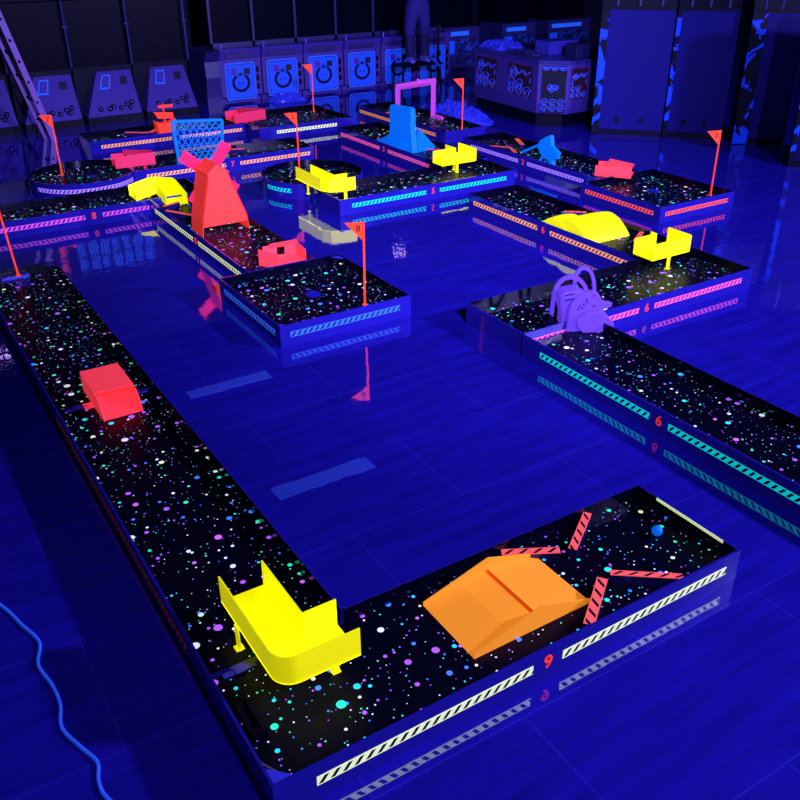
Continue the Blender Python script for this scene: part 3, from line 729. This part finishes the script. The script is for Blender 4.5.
# ------------------------------------------------------------------ back row: low cabinets with blue posters
def poly_ring(o, e, cx, cz, r, z, seg, nn): pass
def low_cabinet(label, x0, x1, y, depth=.7):
    cx = (x0 + x1)/2; w = x1 - x0
    g = thing('medal_machine', label, 'arcade machine', (cx, y, 0), 'low arcade machines along the back')
    # body with a slanted front: leans out at the top
    MB().prism([(y + .10, .0), (y + .10, .06), (y + .0, .10), (y - .0, .62), (y - .04, .75), (y + depth, .75), (y + depth, 0)], x0 + .004, x1 - .004, MYZ).build('body', PURP, g)
    MB().box(x0 + .01, x1 - .01, y - .045, y + depth, .75, .772).build('ledge', plain('ledge_blue', (.03, .02, .22), .3, .5), g)
    # poster
    pz0, pz1, px0, px1 = .05, .575, x0 + .08, x1 - .11
    def rr(m, xa, xb, za, zb, ya, yb, r=.035):
        P = []
        for (px, pz, s) in ((xb - r, zb - r, 0), (xa + r, zb - r, 1), (xa + r, za + r, 2), (xb - r, za + r, 3)):
            P += [(px + r*math.cos(PI/2*(s + t/4)), pz + r*math.sin(PI/2*(s + t/4))) for t in range(5)]
        return m.prism(P, -yb, -ya, Mx)
    rr(MB(), px0, px1, pz0, pz1, y - .012, y).build('poster_frame', POSTLINE, g)
    f2 = rr(MB(), px0 + .018, px1 - .018, pz0 + .018, pz1 - .018, y - .014, y - .011).build('poster_line', plain('poster_ink', (.006, .01, .06), .5, .2), g)
    p = rr(MB(), px0 + .028, px1 - .028, pz0 + .028, pz1 - .028, y - .017, y - .013, .028).build('poster', POSTER, g)
    pc = (px0 + px1)/2; pm = .29
    ink = plain('emblem_ink', (.004, .010, .05), .5, .2)
    m = MB()
    for i in range(17):                       # laurel wreath of leaves, open at the top
        a = math.radians(-230 + 280*i/16); rx, rz = .125, .115
        lx, lz = pc + rx*math.cos(a), pm + rz*math.sin(a)
        c, s = math.cos(a + 1.2), math.sin(a + 1.2)
        m.prism([(lx + .044*c, lz + .044*s), (lx - .026*s, lz + .026*c), (lx - .040*c, lz - .040*s), (lx + .026*s, lz - .026*c)], -(y - .017), -(y - .0195), Mx)
    m.prism([(pc - .03, pm + .10), (pc + .03, pm + .10), (pc + .045, pm + .15), (pc + .015, pm + .125), (pc, pm + .165), (pc - .015, pm + .125), (pc - .045, pm + .15)], -(y - .017), -(y - .0195), Mx)
    for dx in (-.035, .035): m.prism([(pc + dx + .013*math.cos(t*PI/4), pm + .013*math.sin(t*PI/4)) for t in range(8)], -(y - .017), -(y - .0195), Mx)
    m.build('wreath_emblem', ink, g)
    MB().box(pc + .06, pc + .155, y - .02, y - .017, .405, .49).build('black_square', plain('square_ink', (.006, .003, .008), .4), g)
    MB().box(pc - .15, pc - .06, y - .02, y - .017, .405, .50).build('tinted_square', plain('tinted_square', (.06, .02, .26), .4), g)
    # ledge slot, coin slots at the right, pegs on top
    MB().box(x0 + .10, x1 - .14, y - .046, y - .02, .645, .705).build('slot_plate', plain('slot_plate', (.014, .008, .085), .4), g)
    for z in (.18, .30, .42): MB().box(x1 - .085, x1 - .045, y - .012, y, z, z + .08).build('coin_slot', BLK, g)
    MB().tube([(x0 + .06, y + .02, .772), (x0 + .06, y + .02, .84)], .016, 8).build('peg', METAL, g)
    # glass house above
    yb = y + .28
    MB().box(x0 + .02, x1 - .02, yb, y + depth, .772, 1.75).build('glass_case', GLASSD, g)
    fr = MB(); fr.box(x0, x0 + .035, yb - .02, yb + .02, .772, 1.75).box(x0, x1, yb - .02, yb + .02, .772, .83).box(x0, x1, yb - .02, yb + .02, 1.62, 1.75)
    fr.build('case_frame', plain('case_frame', (.014, .012, .085), .4), g)
    return g
xs = [5.10, 5.78, 6.49, 7.20, 7.89, 8.58, 9.27]
for i, nm in enumerate(('first from the left', 'second from the left', 'third from the left, behind the thin red flag', 'fourth from the left', 'partly behind the legs on the platform', 'to the right of the standing legs')):
    low_cabinet('low purple machine with wreath poster, ' + nm, xs[i] - .10, xs[i+1] - .115, 13.08)
# end cheek of the row
tag(MB().prism([(13.06, 0), (13.06, .12), (13.02, .40), (13.04, .62), (12.94, .76), (13.75, .76), (13.75, 0)], 4.76, 4.985, MYZ).build('machine_end_panel', plain('end_panel', (.016, .012, .11), .4), o=(4.87, 13.3, 0)), 'dark blue shaped end panel left of the row of blue posters', 'panel')

def far_machine(label, x0, x1, y, art):
    g = thing('arcade_machine', label, 'arcade machine', ((x0 + x1)/2, y, 0), 'machines at the far right back')
    MB().box(x0, x1, y, y + .7, .0, .72).build('body', plain('far_body', (.014, .014, .10), .4), g)
    MB().box(x0 + .1, x1 - .25, y - .015, y, .585, .655).build('lit_bar', plain('bar_blue', (.02, .12, .7), .4, .3, (.02, .16, 1), .35), g)
    MB().box(x0 + .06, x0 + .24, y - .012, y, .28, .50).build('sign_plate', POSTER, g)
    MB().box(x0 + .28, x1 - .06, y - .012, y, .10, .52).build('art_panel', art, g)
    MB().box(x0 + .02, x1 - .02, y + .2, y + .7, .72, 1.75).build('dark_top', GLASSD, g)
    return g
ART2 = art_mat('dark_artwork', (.006, .010, .06), (.012, .05, .34), 7., .54)
far_machine('blue-grey machine with a lit bar right of the standing person', 9.62, 10.42, 13.95, ART2)
far_machine('machine with a small lit bar seen over the round counter, left one', 10.95, 11.75, 13.95, ART2)
far_machine('machine with a long lit bar seen over the round counter, right one', 12.05, 13.15, 13.95, ART2)

# ------------------------------------------------------------------ crane machines at left back
def crane(label, bx0, bx1, tx0, tx1):
    yb, yt = 12.62, 12.93; zb, zt = .10, .635
    cx = (bx0 + bx1)/2
    g = thing('crane_machine', label, 'arcade machine', (cx, 12.9, 0), 'crane machines at the back left')
    MB().box(bx0 - .025, bx1 + .025, yt + .03, yt + .85, 0, .62).build('base_cabinet', DARK, g)
    N = Vector((0, zt - zb, -(yt - yb))).normalized()      # outward is -y, up
    N = Vector((0, -(zt - zb), (yt - yb))).normalized()
    def P(u, v, d=0.):                                     # on the slanted panel
        xa = lerp(bx0, tx0, v); xb = lerp(bx1, tx1, v)
        return Vector((lerp(xa, xb, u), lerp(yb, yt, v), lerp(zb, zt, v))) + N*d
    m = MB(); q = [P(0, 0), P(1, 0), P(1, 1), P(0, 1)]; b = [Vector((p.x, yt + .03, p.z)) for p in q]
    m.v = q + b; m.f = [[0, 1, 2, 3], [7, 6, 5, 4]] + [[i, 4 + i, 4 + (i+1) % 4, (i+1) % 4] for i in range(4)]
    m.build('control_panel', PURP, g)
    MB().box(bx0 - .01, bx1 + .01, yb - .02, yt + .03, 0, .098).build('plinth', BLK, g)
    def patch(nm, u0, u1, v0, v1, mat, d0=.001, d1=.006):
        mm = MB(); A = [P(u0, v0, d0), P(u1, v0, d0), P(u1, v1, d0), P(u0, v1, d0)]; B = [P(u0, v0, d1), P(u1, v0, d1), P(u1, v1, d1), P(u0, v1, d1)]
        mm.v = A + B; mm.f = [[3, 2, 1, 0], [4, 5, 6, 7]] + [[i, (i+1) % 4, 4 + (i+1) % 4, 4 + i] for i in range(4)]
        return mm.build(nm, mat, g)
    patch('sticker_frame', .16, .40, .60, .92, POSTLINE); patch('sticker_field', .19, .37, .635, .885, PURP, .005, .008)
    patch('sticker_crest', .235, .325, .68, .84, plain('crest', (.03, .03, .26), .5), .0075, .010)
    patch('coin_plate', .66, .84, .68, .85, plain('coin_plate', (.010, .005, .02), .4))
    m = MB()
    for u, v in ((.22, .16), (.40, .15), (.47, .19), (.62, .15), (.74, .22), (.80, .15), (.85, .26)): MB().ball(P(u, v, .008), .036, 10, 6).build('button', plain('knob_dark', (.008, .008, .05), .35), g, smooth=True)
    MB().box(bx0 - .025, bx1 + .025, yt + .06, yt + .85, .70, 1.9).build('glass_case', GLASSD, g)
    MB().box(bx0 - .025, bx1 + .025, yt, yt + .85, .62, .70).build('shelf', DARK, g)
    m = MB(); m.tube([(bx1 + .04, yt - .02, .70), (bx1 + .04, yt - .02, 1.54)], .016, 8).ball((bx1 + .02, yt - .02, 1.22), .018).ball((bx1 + .06, yt - .02, 1.22), .018)
    m.build('corner_post', plain('post_grey', (.02, .02, .10), .3), g)
    return g
crane('crane machine panel cut by the left edge of the picture', 1.26, 1.99, 1.50, 1.97)
crane('crane machine panel behind the ladder foot', 2.08, 2.81, 2.34, 2.82)
crane('crane machine panel second left of the blue posters', 2.89, 3.63, 3.17, 3.63)
crane('crane machine panel nearest the blue posters, behind the red boat', 3.70, 4.44, 3.92, 4.395)

# lit sign over the crane machines (above the picture, mirrored in the floor)
g = thing('lit_sign', 'lit sign of blue and red characters above the crane machines, mirrored in the floor', 'sign', (2.9, 12.86, 1.55))
MB().box(2.02, 3.72, 12.86, 12.985, 1.55, 2.2).build('sign_board', GLASSD, g)
SB = plain('sign_blue', (.01, .05, .3), .5, .2, (.015, .10, 1.), .9); SR = plain('sign_red', (.3, .02, .04), .5, .2, (1., .06, .1), .7)
rs_ = random.Random(4)
def glyph(x, z, w, h, mat):
    m = MB(); t = .022
    for k in range(3): zz = z + h*(.08 + .38*k); m.box(x, x + w, 12.852, 12.86, zz, zz + t)
    for k in range(2 + rs_.randint(0, 1)): xx = x + w*(.08 + .36*k); m.box(xx, xx + t, 12.851, 12.859, z, z + h)
    m.build('sign_character', mat, g)
for r_, z in enumerate((1.90, 1.66)):
    for c in range(7): glyph(2.47 + .165*c, z, .125, .19, SB)
    glyph(2.22, z, .10, .17, SR)

# ladder
g = thing('ladder', 'aluminium ladder leaning to the left in front of the crane machines', 'ladder', (2.28, 12.0, 0))
RAIL = plain('ladder_metal', (.16, .07, .30), .35, .5, (.3, .16, .6), .04)
ra = [(2.28, 12.0, 0), (1.90, 12.0, 1.60)]; rb = [(2.20, 12.12, 0), (1.72, 12.12, 1.85)]
def railm(a, b, w, t):
    a, b = Vector(a), Vector(b); d = b - a; s = Vector((d.z, 0, -d.x)).normalized()*w; n = Vector((0, t, 0)); m = MB()
    q = [a - s - n, a + s - n, a + s + n, a - s + n]; m.v = q + [p + d for p in q]
    m.f = [[3, 2, 1, 0], [4, 5, 6, 7]] + [[i, (i+1) % 4, 4 + (i+1) % 4, 4 + i] for i in range(4)]
    return m
railm(*ra, .036, .015).build('rail', RAIL, g); railm(*rb, .02, .015).build('rail', RAIL, g)
for k in range(6):
    t = .14 + .15*k; a = Vector(ra[0]).lerp(Vector(ra[1]), t); b = Vector(rb[0]).lerp(Vector(rb[1]), t)
    MB().tube([a - Vector((0, .018, 0)), b + Vector((0, .016, 0))], .017, 10).build('rung', BLK, g)

# ------------------------------------------------------------------ platform and person
g = thing('step_platform', 'dark work platform under the standing person in front of the posters', 'platform', (8.17, 12.62, 0))
MB().box(7.80, 8.56, 12.42, 12.78, .375, .41).build('platform_top', BLK, g, bevel=.006)
for x in (7.84, 8.52):
    for y in (12.46, 12.74): MB().tube([(x + (x - 8.18)*.12, y, 0), (x, y, .378)], .02, 8).build('leg', BLK, g)
MB().tube([(8.585, 12.6, 0), (8.585, 12.6, .95)], .022, 8).build('handrail_post', BLK, g)
MB().tube([(8.30, 12.38, .50), (8.46, 12.36, .36)], .018, 8).build('grip', METAL, g)

def skin(name, mat, parent, verts, edges, sub=2, root=0):
    base = world_loc(parent); me = bpy.data.meshes.new(name)
    me.from_pydata([tuple(Vector(v[:3]) - base) for v in verts], edges, [])
    ob = bpy.data.objects.new(name, me); COL.objects.link(ob); ob.parent = parent
    md = ob.modifiers.new('skin', 'SKIN'); md.use_smooth_shade = True
    if not me.skin_vertices: me.skin_vertices.new()
    for i, v in enumerate(verts): me.skin_vertices[0].data[i].radius = (v[3], v[4] if len(v) > 4 else v[3]); me.skin_vertices[0].data[i].use_root = (i == root)
    s = ob.modifiers.new('sub', 'SUBSURF'); s.levels = sub; s.render_levels = sub
    me.materials.append(mat)
    return ob
FZ, px, py = .41, 8.18, 12.60
g = thing('person', 'person seen from the thighs down in knee-length trousers and pale shoes on the platform', 'person', (px, py, FZ))
SKIN = plain('skin', (.10, .05, .16), .5); CLOTH = plain('trouser_cloth', (.016, .014, .135), .8, .2); HOSE = plain('dark_hose', (.010, .009, .062), .8, .2)
V = [(px, py, FZ + .92, .13, .10), (px, py, FZ + 1.12, .125, .095), (px, py, FZ + 1.36, .15, .10), (px, py, FZ + 1.46, .055), (px, py + .01, FZ + 1.54, .062), (px, py + .015, FZ + 1.63, .085, .095), (px, py, FZ + 1.72, .06)]
Ed = [(0, 1), (1, 2), (2, 3), (3, 4), (4, 5), (5, 6)]
for s in (-1, 1):
    k = len(V)
    V += [(px + s*.10, py, FZ + .84, .085), (px + s*.13, py + .01, FZ + .47, .058), (px + s*.135, py - .01, FZ + .30, .055), (px + s*.135, py - .02, FZ + .08, .038), (px + s*.14, py - .08, FZ + .035, .035)]
    Ed += [(0, k), (k, k+1), (k+1, k+2), (k+2, k+3), (k+3, k+4)]
    k = len(V)
    V += [(px + s*.19, py, FZ + 1.38, .055), (px + s*.23, py + .22, FZ + 1.26, .042), (px + s*.16, py + .44, FZ + 1.36, .033), (px + s*.15, py + .52, FZ + 1.39, .030)]
    Ed += [(2, k), (k, k+1), (k+1, k+2), (k+2, k+3)]
    for f, (dx, L) in enumerate(((-.030, .075), (-.010, .085), (.010, .08), (.030, .062), (-.045, .045))):
        k2 = len(V); y0 = .05 if f < 4 else .02
        V += [(px + s*.15 + dx, py + .52 + y0, FZ + 1.395, .009), (px + s*.15 + dx*1.15, py + .52 + y0 + L*.6, FZ + 1.39, .008), (px + s*.15 + dx*1.15, py + .52 + y0 + L, FZ + 1.375, .007)]
        Ed += [(k + 3, k2), (k2, k2+1), (k2+1, k2+2)]
skin('body', SKIN, g, V, Ed)
Vt = [(px, py, FZ + 1.08, .165, .125), (px, py, FZ + .95, .175, .135), (px, py, FZ + .86, .17, .13)]; Et = [(0, 1), (1, 2)]
for s in (-1, 1):
    k = len(Vt); Vt += [(px + s*.115, py, FZ + .76, .115), (px + s*.135, py, FZ + .55, .105), (px + s*.14, py, FZ + .42, .095), (px + s*.14, py, FZ + .40, .085)]
    Et += [(2, k), (k, k+1), (k+1, k+2), (k+2, k+3)]
skin('trousers', CLOTH, g, Vt, Et)
skin('shirt', HOSE, g, [(px, py, FZ + .86, .178, .138), (px, py, FZ + 1.15, .155, .12), (px, py, FZ + 1.38, .18, .115), (px, py, FZ + 1.43, .09)] + [(px + s*a, py + b, FZ + c, r) for s in (-1, 1) for a, b, c, r in ((.20, .0, 1.38, .075), (.235, .20, 1.27, .062))], [(0, 1), (1, 2), (2, 3), (2, 4), (4, 5), (2, 6), (6, 7)])
for s in (-1, 1):
    skin('legging', HOSE, g, [(px + s*.138, py, FZ + .43, .085), (px + s*.14, py, FZ + .25, .085), (px + s*.14, py - .01, FZ + .12, .075), (px + s*.14, py - .01, FZ + .09, .07)], [(0, 1), (1, 2), (2, 3)])
    lab(skin('shoe', plain('pale_shoe', (.10, .12, .60), .5), g, [(px + s*.14, py + .03, FZ + .04, .045, .038), (px + s*.145, py - .06, FZ + .038, .048, .036), (px + s*.15, py - .14, FZ + .03, .042, .028)], [(0, 1), (1, 2)]), 'pale shoe')
skin('hair', BLK, g, [(px, py - .02, FZ + 1.66, .09, .09), (px, py - .01, FZ + 1.72, .075)], [(0, 1)])

# ------------------------------------------------------------------ octagonal counter
g = thing('octagonal_counter', 'purple octagonal counter with ornament panels at the back right', 'counter', (8.45, 9.8, 0))
OC = [(7.90, 10.66), (7.80, 9.15), (8.07, 8.86), (8.75, 8.88), (9.12, 9.25), (9.12, 10.4), (8.8, 10.78), (8.2, 10.9)]
def inset(poly, k):
    c = Vector((sum(p[0] for p in poly)/len(poly), sum(p[1] for p in poly)/len(poly)))
    return [tuple(c + (Vector(p) - c)*k) for p in poly]
MB().prism(inset(OC, .86), 0, .20).build('plinth', BLK, g)
m = MB(); lo = inset(OC, .965); 
k0 = len(m.v); m.v += [Vector((*p, .18)) for p in lo] + [Vector((*p, .32)) for p in OC] + [Vector((*p, .80)) for p in OC]; n = 8
m.f += [[i for i in range(n)][::-1], [2*n + i for i in range(n)]]
for b in (0, n): m.f += [[b + i, b + (i+1) % n, b + n + (i+1) % n, b + n + i] for i in range(n)]
m.build('body', PURP, g)
MB().prism(inset(OC, 1.02), .80, .84).build('counter_top', plain('top_blue', (.02, .018, .14), .3, .5), g)
def ornament_panel(p, q, t0, t1, z0, z1, ground, wave):
    p, q = Vector((*p, 0)), Vector((*q, 0)); d = (q - p).normalized(); n = Vector((d.y, -d.x, 0)); L = (q - p).length
    # outward normal: away from the counter's middle
    if n.dot(Vector((8.5, 9.8, 0)) - p) > 0: n = -n
    def quad(mm, s0, s1, a0, a1, d0, d1):
        A = [p + d*s + Vector((0, 0, z)) + n*d0 for s, z in ((s0, a0), (s1, a0), (s1, a1), (s0, a1))]; B = [v + n*(d1 - d0) for v in A]; k = len(mm.v)
        mm.v += A + B; mm.f += [[k+3, k+2, k+1, k], [k+4, k+5, k+6, k+7]] + [[k+i, k+(i+1) % 4, k+4+(i+1) % 4, k+4+i] for i in range(4)]
        return mm
    pn = quad(MB(), L*t0, L*t1, z0, z1, -.002, .006).build('ornament_panel', ground, g)
    W = L*(t1 - t0); cx = L*(t0 + t1)/2; H = z1 - z0
    pt = lambda s, z: p + d*s + n*.008 + Vector((0, 0, z))
    o = MB(); rnd = random.Random(int(p.x*100 + t0*77))
    def loop(s, z, r, a0=0., a1=2*PI, th=.006):
        o.tube([pt(s + r*math.cos(a0 + (a1 - a0)*i/12), z + r*math.sin(a0 + (a1 - a0)*i/12)) for i in range(13)], th, 5)
    nc = 3
    for row in range(2):
        for c in range(nc):
            s = L*t0 + W*(c + .5)/nc; z = z0 + .05 + row*.075
            if row and c == nc - 1 and not wave: continue
            loop(s, z, W/nc*.42, .2, PI*1.05 + .6*rnd.random()); loop(s, z - .01, W/nc*.2)
    if wave:
        for c in range(3):
            s = L*t0 + W*(c + .5)/3
            for r in (.42, .26, .12): loop(s, z1 - .012, W/3*r, PI, 2*PI)
        for _ in range(7): loop(cx + rnd.uniform(-.25, .25)*W, z0 + H*.55 + rnd.uniform(-.06, .06), rnd.uniform(.015, .035), rnd.random()*6, rnd.random()*6 + 4)
    else:
        for a in range(2):
            pts = [pt(L*t0 + W*(.06 + .88*i/9), z1 - .09 - .03*math.sin(i*1.9 + a) - a*.0) for i in range(10)]
            o.tube(pts, .006, 5)
        loop(L*t0 + W*.24, z1 - .10, W*.13); loop(L*t0 + W*.26, z1 - .10, W*.06)
        for sgn in (.07, .92):
            o.tube([pt(L*t0 + W*(sgn + .03*math.sin(i*2.1)), z0 + .18 + (H - .32)*i/7) for i in range(8)], .007, 5)
    o.build('ornament', LINE, pn)
ornament_panel(OC[0], OC[1], .04, .37, .36, .74, BROWN, False)
ornament_panel(OC[0], OC[1], .56, .92, .36, .74, BROWN, False)
ornament_panel(OC[1], OC[2], .12, .92, .20, .78, OLIVE, True)
ornament_panel(OC[2], OC[3], .05, .46, .36, .74, BROWN, False)

# clutter on the counter
CLT = plain('clutter_blue', (.03, .03, .34), .4); CLD = plain('clutter_dark', (.01, .01, .07), .4)
tag(MB().box(8.22, 8.72, 9.45, 9.75, .84, 1.0).build('cardboard_box', CLT, o=(8.47, 9.6, .84), bevel=.006), 'long blue box lying on the octagonal counter', 'box')
tag(MB().box(8.30, 8.56, 9.02, 9.24, .84, 1.0).build('storage_box', CLD, o=(8.43, 9.13, .84), bevel=.006), 'dark box at the front of the octagonal counter', 'box')
def crumple(name, label, cat, cx, cy, z0, rx, ry, h, mat, seed, n=26, rot=0.):
    """crumpled film: an uneven low heap"""
    rnd = random.Random(seed); ph = [(rnd.uniform(3, 12), rnd.uniform(3, 12), rnd.random()*6) for _ in range(7)]
    m = MB(); N_ = n + 1
    for i in range(N_):
        for j in range(N_):
            u, v = 2*i/n - 1, 2*j/n - 1; e = max(0, 1 - max(abs(u), abs(v))**3)
            z = sum(abs(math.sin(a*u + b*v + c)) for a, b, c in ph)/7
            wob = 1 + .12*math.sin(5*u + 3*v + seed)
            x, y = u*rx*wob, v*ry*wob
            m.v.append(Vector((cx + x*math.cos(rot) - y*math.sin(rot), cy + x*math.sin(rot) + y*math.cos(rot), z0 + .002 + h*e*z*rnd.uniform(.7, 1.1))))
    m.f = [[i*N_ + j, (i+1)*N_ + j, (i+1)*N_ + j + 1, i*N_ + j + 1] for i in range(n) for j in range(n)]
    b0 = len(m.v); m.v += [Vector((v.x, v.y, z0)) for v in m.v[:]]
    m.f += [[b0 + q for q in f[::-1]] for f in m.f[:]]
    edge = [(i, 0) for i in range(n)] + [(n, j) for j in range(n)] + [(n - i, n) for i in range(n)] + [(0, n - j) for j in range(n)]
    ids = [i*N_ + j for i, j in edge]
    m.f += [[a, b, b0 + b, b0 + a] for a, b in zip(ids, ids[1:] + ids[:1])]
    return tag(m.build(name, mat, o=(cx, cy, z0)), label, cat)
FILM = plain('plastic_film', (.03, .045, .55), .14, .9)
crumple('plastic_sheet', 'crumpled clear plastic sheet on the floor in front of the counter', 'plastic sheet', 7.30, 10.3, 0, .34, .62, .24, FILM, 3, 34, 0.)
crumple('plastic_bag', 'small crumpled pale bag on the floor below the blue posters', 'bag', 5.95, 12.85, 0, .26, .14, .16, FILM, 5, 16)
crumple('bubble_wrap', 'crumpled bright film on the left end of the counter top', 'plastic sheet', 8.22, 10.48, .84, .24, .26, .14, FILM, 8, 18)
crumple('cable_heap', 'dark tangled heap on the counter beside the long blue box', 'cables', 8.05, 9.75, .84, .13, .22, .08, CLD, 9, 16)
crumple('cloth_heap', 'dark heap at the right side of the counter top', 'cloth', 8.80, 9.30, .84, .17, .17, .09, CLD, 11, 16)

# ------------------------------------------------------------------ tall flat-backed machines at right
def vent_lines(m):
    """rows of fine louvre slits across the middle of a back panel"""
    nt = m.node_tree; b = nt.nodes['Principled BSDF']
    if nt.nodes.get('louvres'): return
    N, L = nt.nodes.new, nt.links.new; col = tuple(b.inputs['Base Color'].default_value)
    geo = N('ShaderNodeNewGeometry'); sp = N('ShaderNodeSeparateXYZ'); L(geo.outputs['Position'], sp.inputs[0])
    cb = N('ShaderNodeCombineXYZ'); ad = N('ShaderNodeMath'); ad.operation = 'SUBTRACT'; L(sp.outputs[0], ad.inputs[0]); L(sp.outputs[1], ad.inputs[1])
    L(ad.outputs[0], cb.inputs[0]); L(sp.outputs[2], cb.inputs[1])
    br = N('ShaderNodeTexBrick'); br.name = 'louvres'; br.inputs['Scale'].default_value = 1; br.inputs['Brick Width'].default_value = .23; br.inputs['Row Height'].default_value = .06
    br.inputs['Mortar Size'].default_value = .0035; br.offset = 0
    for k in ('Color1', 'Color2'): br.inputs[k].default_value = col
    br.inputs['Mortar'].default_value = (col[0]*.7, col[1]*.7, col[2]*.7, 1)
    L(cb.outputs[0], br.inputs['Vector']); L(br.outputs['Color'], b.inputs['Base Color'])
def tall_machine(label, P, Q, depth, zb, zt, art_w, bright, group='tall machines at the right'):
    P, Q = Vector((*P, 0)), Vector((*Q, 0)); d = (Q - P).normalized(); n = Vector((d.y, -d.x, 0))
    if n.dot(-P) < 0: n = -n                                  # face the room
    g = thing('tall_arcade_machine', label, 'arcade machine', tuple((P + Q)/2), group)
    def blk(nm, s0, s1, d0, d1, z0, z1, mat, par=None, bevel=0.):
        A = [P + d*s0 + n*d0, P + d*s1 + n*d0, P + d*s1 + n*d1, P + d*s0 + n*d1]
        return MB().prism([(v.x, v.y) for v in A], z0, z1).build(nm, mat, par or g, bevel=bevel)
    L = (Q - P).length
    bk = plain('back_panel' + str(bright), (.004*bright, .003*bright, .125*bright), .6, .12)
    vent_lines(bk)
    blk('body', 0, L, -depth, -.02, 0.0, zt + .35, DARK)
    pan = blk('back_panel', art_w, L, -.02, 0, zb, zt, bk)
    blk('side_art', 0, art_w, -.02, .004, zb - .06, zt, ART)
    for s, r in ((.28, .035), (.66, .03)):
        c = P + d*lerp(art_w, L, s) + Vector((0, 0, zb + .12))
        MB().tube([c, c + n*.004], r, 16).build('cable_hole', BLK, pan)
    blk('plinth', .02, L - .02, -.06, -.03, 0, zb, BLK)
    blk('top_rail', 0, L, -.05, .0, zt, zt + .04, BLK)
    for s in (.2, .5, .8):
        c = P + d*(L*s) - n*.03; MB().tube([c + Vector((0, 0, zt + .04)), c + Vector((0, 0, zt + .34))], .02, 8).build('strut', plain('strut_blue', (.01, .01, .08), .4), g)
    return g
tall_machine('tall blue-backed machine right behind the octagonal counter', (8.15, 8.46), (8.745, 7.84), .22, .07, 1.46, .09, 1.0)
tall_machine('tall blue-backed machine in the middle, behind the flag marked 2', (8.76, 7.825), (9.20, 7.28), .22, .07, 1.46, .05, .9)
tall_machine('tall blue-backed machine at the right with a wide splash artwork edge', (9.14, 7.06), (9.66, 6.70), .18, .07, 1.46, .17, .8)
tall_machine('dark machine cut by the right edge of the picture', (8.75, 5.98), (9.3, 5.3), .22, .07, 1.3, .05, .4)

# ------------------------------------------------------------------ lamps
def lamp(label, loc, aim, n_led=4):
    loc = Vector(loc); d = (Vector(aim) - loc).normalized(); s = d.cross(Vector((0, 0, 1))).normalized(); u = s.cross(d)
    g = thing('uv_floodlight', label, 'lamp', tuple(loc), 'ultraviolet floodlights')
    def slab(nm, w, h, d0, d1, mat):
        m = MB(); A = [loc + s*x + u*y + d*d0 for x, y in ((-w, -h), (w, -h), (w, h), (-w, h))]; m.v = A + [v + d*(d1 - d0) for v in A]
        m.f = [[3, 2, 1, 0], [4, 5, 6, 7]] + [[i, (i+1) % 4, 4 + (i+1) % 4, 4 + i] for i in range(4)]
        return m.build(nm, mat, g)
    slab('housing', .16, .12, -.06, 0, BLK)
    for i in range(4):
        for j in range(2):
            c = loc + s*(.09*(i - 1.5)*.8) + u*(.09*(j - .5)); MB().tube([c, c + d*.006], .012, 10).build('led', LAMP, g)
    MB().tube([loc - d*.06, loc - d*.06 + Vector((0, 0, 4.4 - loc.z + d.z*.06))], .012, 8).build('bracket', BLK, g)
    return g
lamp('ultraviolet floodlight high on the back wall right of centre', (9.05, 14.6, 3.5), (4, 6, 0))
lamp('ultraviolet floodlight high on the back wall at the left', (1.27, 13.78, 3.5), (.6, 6, 0))

def area(name, loc, aim, power, size, col=(.37, .32, 1.0)):
    l = bpy.data.lights.new(name, 'AREA'); l.energy = power; l.size = size; l.color = col; l.shape = 'DISK'
    o = bpy.data.objects.new(name, l); COL.objects.link(o); o.location = loc
    o.rotation_euler = (Vector(aim) - Vector(loc)).to_track_quat('-Z', 'Y').to_euler()
    return o
def spot(name, loc, aim, power, deg, col=(.37, .32, 1.0)):
    l = bpy.data.lights.new(name, 'SPOT'); l.energy = power; l.spot_size = math.radians(deg); l.spot_blend = .8; l.shadow_soft_size = .15; l.color = col
    o = bpy.data.objects.new(name, l); COL.objects.link(o); o.location = loc
    o.rotation_euler = (Vector(aim) - Vector(loc)).to_track_quat('-Z', 'Y').to_euler()
    return o
area('blacklight_right', (8.4, -1.6, 4.0), (4.4, 3.0, 0), 1350, .5)
area('blacklight_front', (.9, -1.1, 4.2), (3.2, 4.3, 0), 165, .5)
spot('added_side_spot', (3.5, -1.8, 4.1), (9.0, 7.4, .6), 2300, 34)  # unseen spot added to brighten the tall machines at right
spot('added_mid_spot', (1.5, -1.6, 4.1), (4.6, 8.4, 0), 3000, 50)  # unseen spot added behind the camera for the middle lanes
spot('added_back_spot', (1.2, -1.5, 4.2), (6.2, 13.0, .4), 6500, 46)  # added spot, out of view, lifting the back row

w = bpy.data.worlds.new('World'); sc.world = w; w.use_nodes = True
w.node_tree.nodes['Background'].inputs[0].default_value = (.02, .015, .12, 1); w.node_tree.nodes['Background'].inputs[1].default_value = .1

# ------------------------------------------------------------------ camera
cd = bpy.data.cameras.new('camera'); cam = bpy.data.objects.new('camera', cd); COL.objects.link(cam); sc.camera = cam
r = Vector((0.84807617, -0.52982168, -0.00746958)); u = Vector((0.25938507, 0.4028182, 0.87775673)); f = Vector((0.46204566, 0.74634207, -0.47904835))
M = Matrix((r, u, -f)).transposed().to_4x4(); M.translation = (0, 0, 2.4); cam.matrix_world = M
cd.sensor_width = 36; cd.lens = 875.54/800*36; cd.clip_start = .05
sc.view_settings.view_transform = 'Standard'; sc.view_settings.look = 'None'; sc.view_settings.exposure = 0; sc.view_settings.gamma = 1
sc.view_settings.use_curve_mapping = False
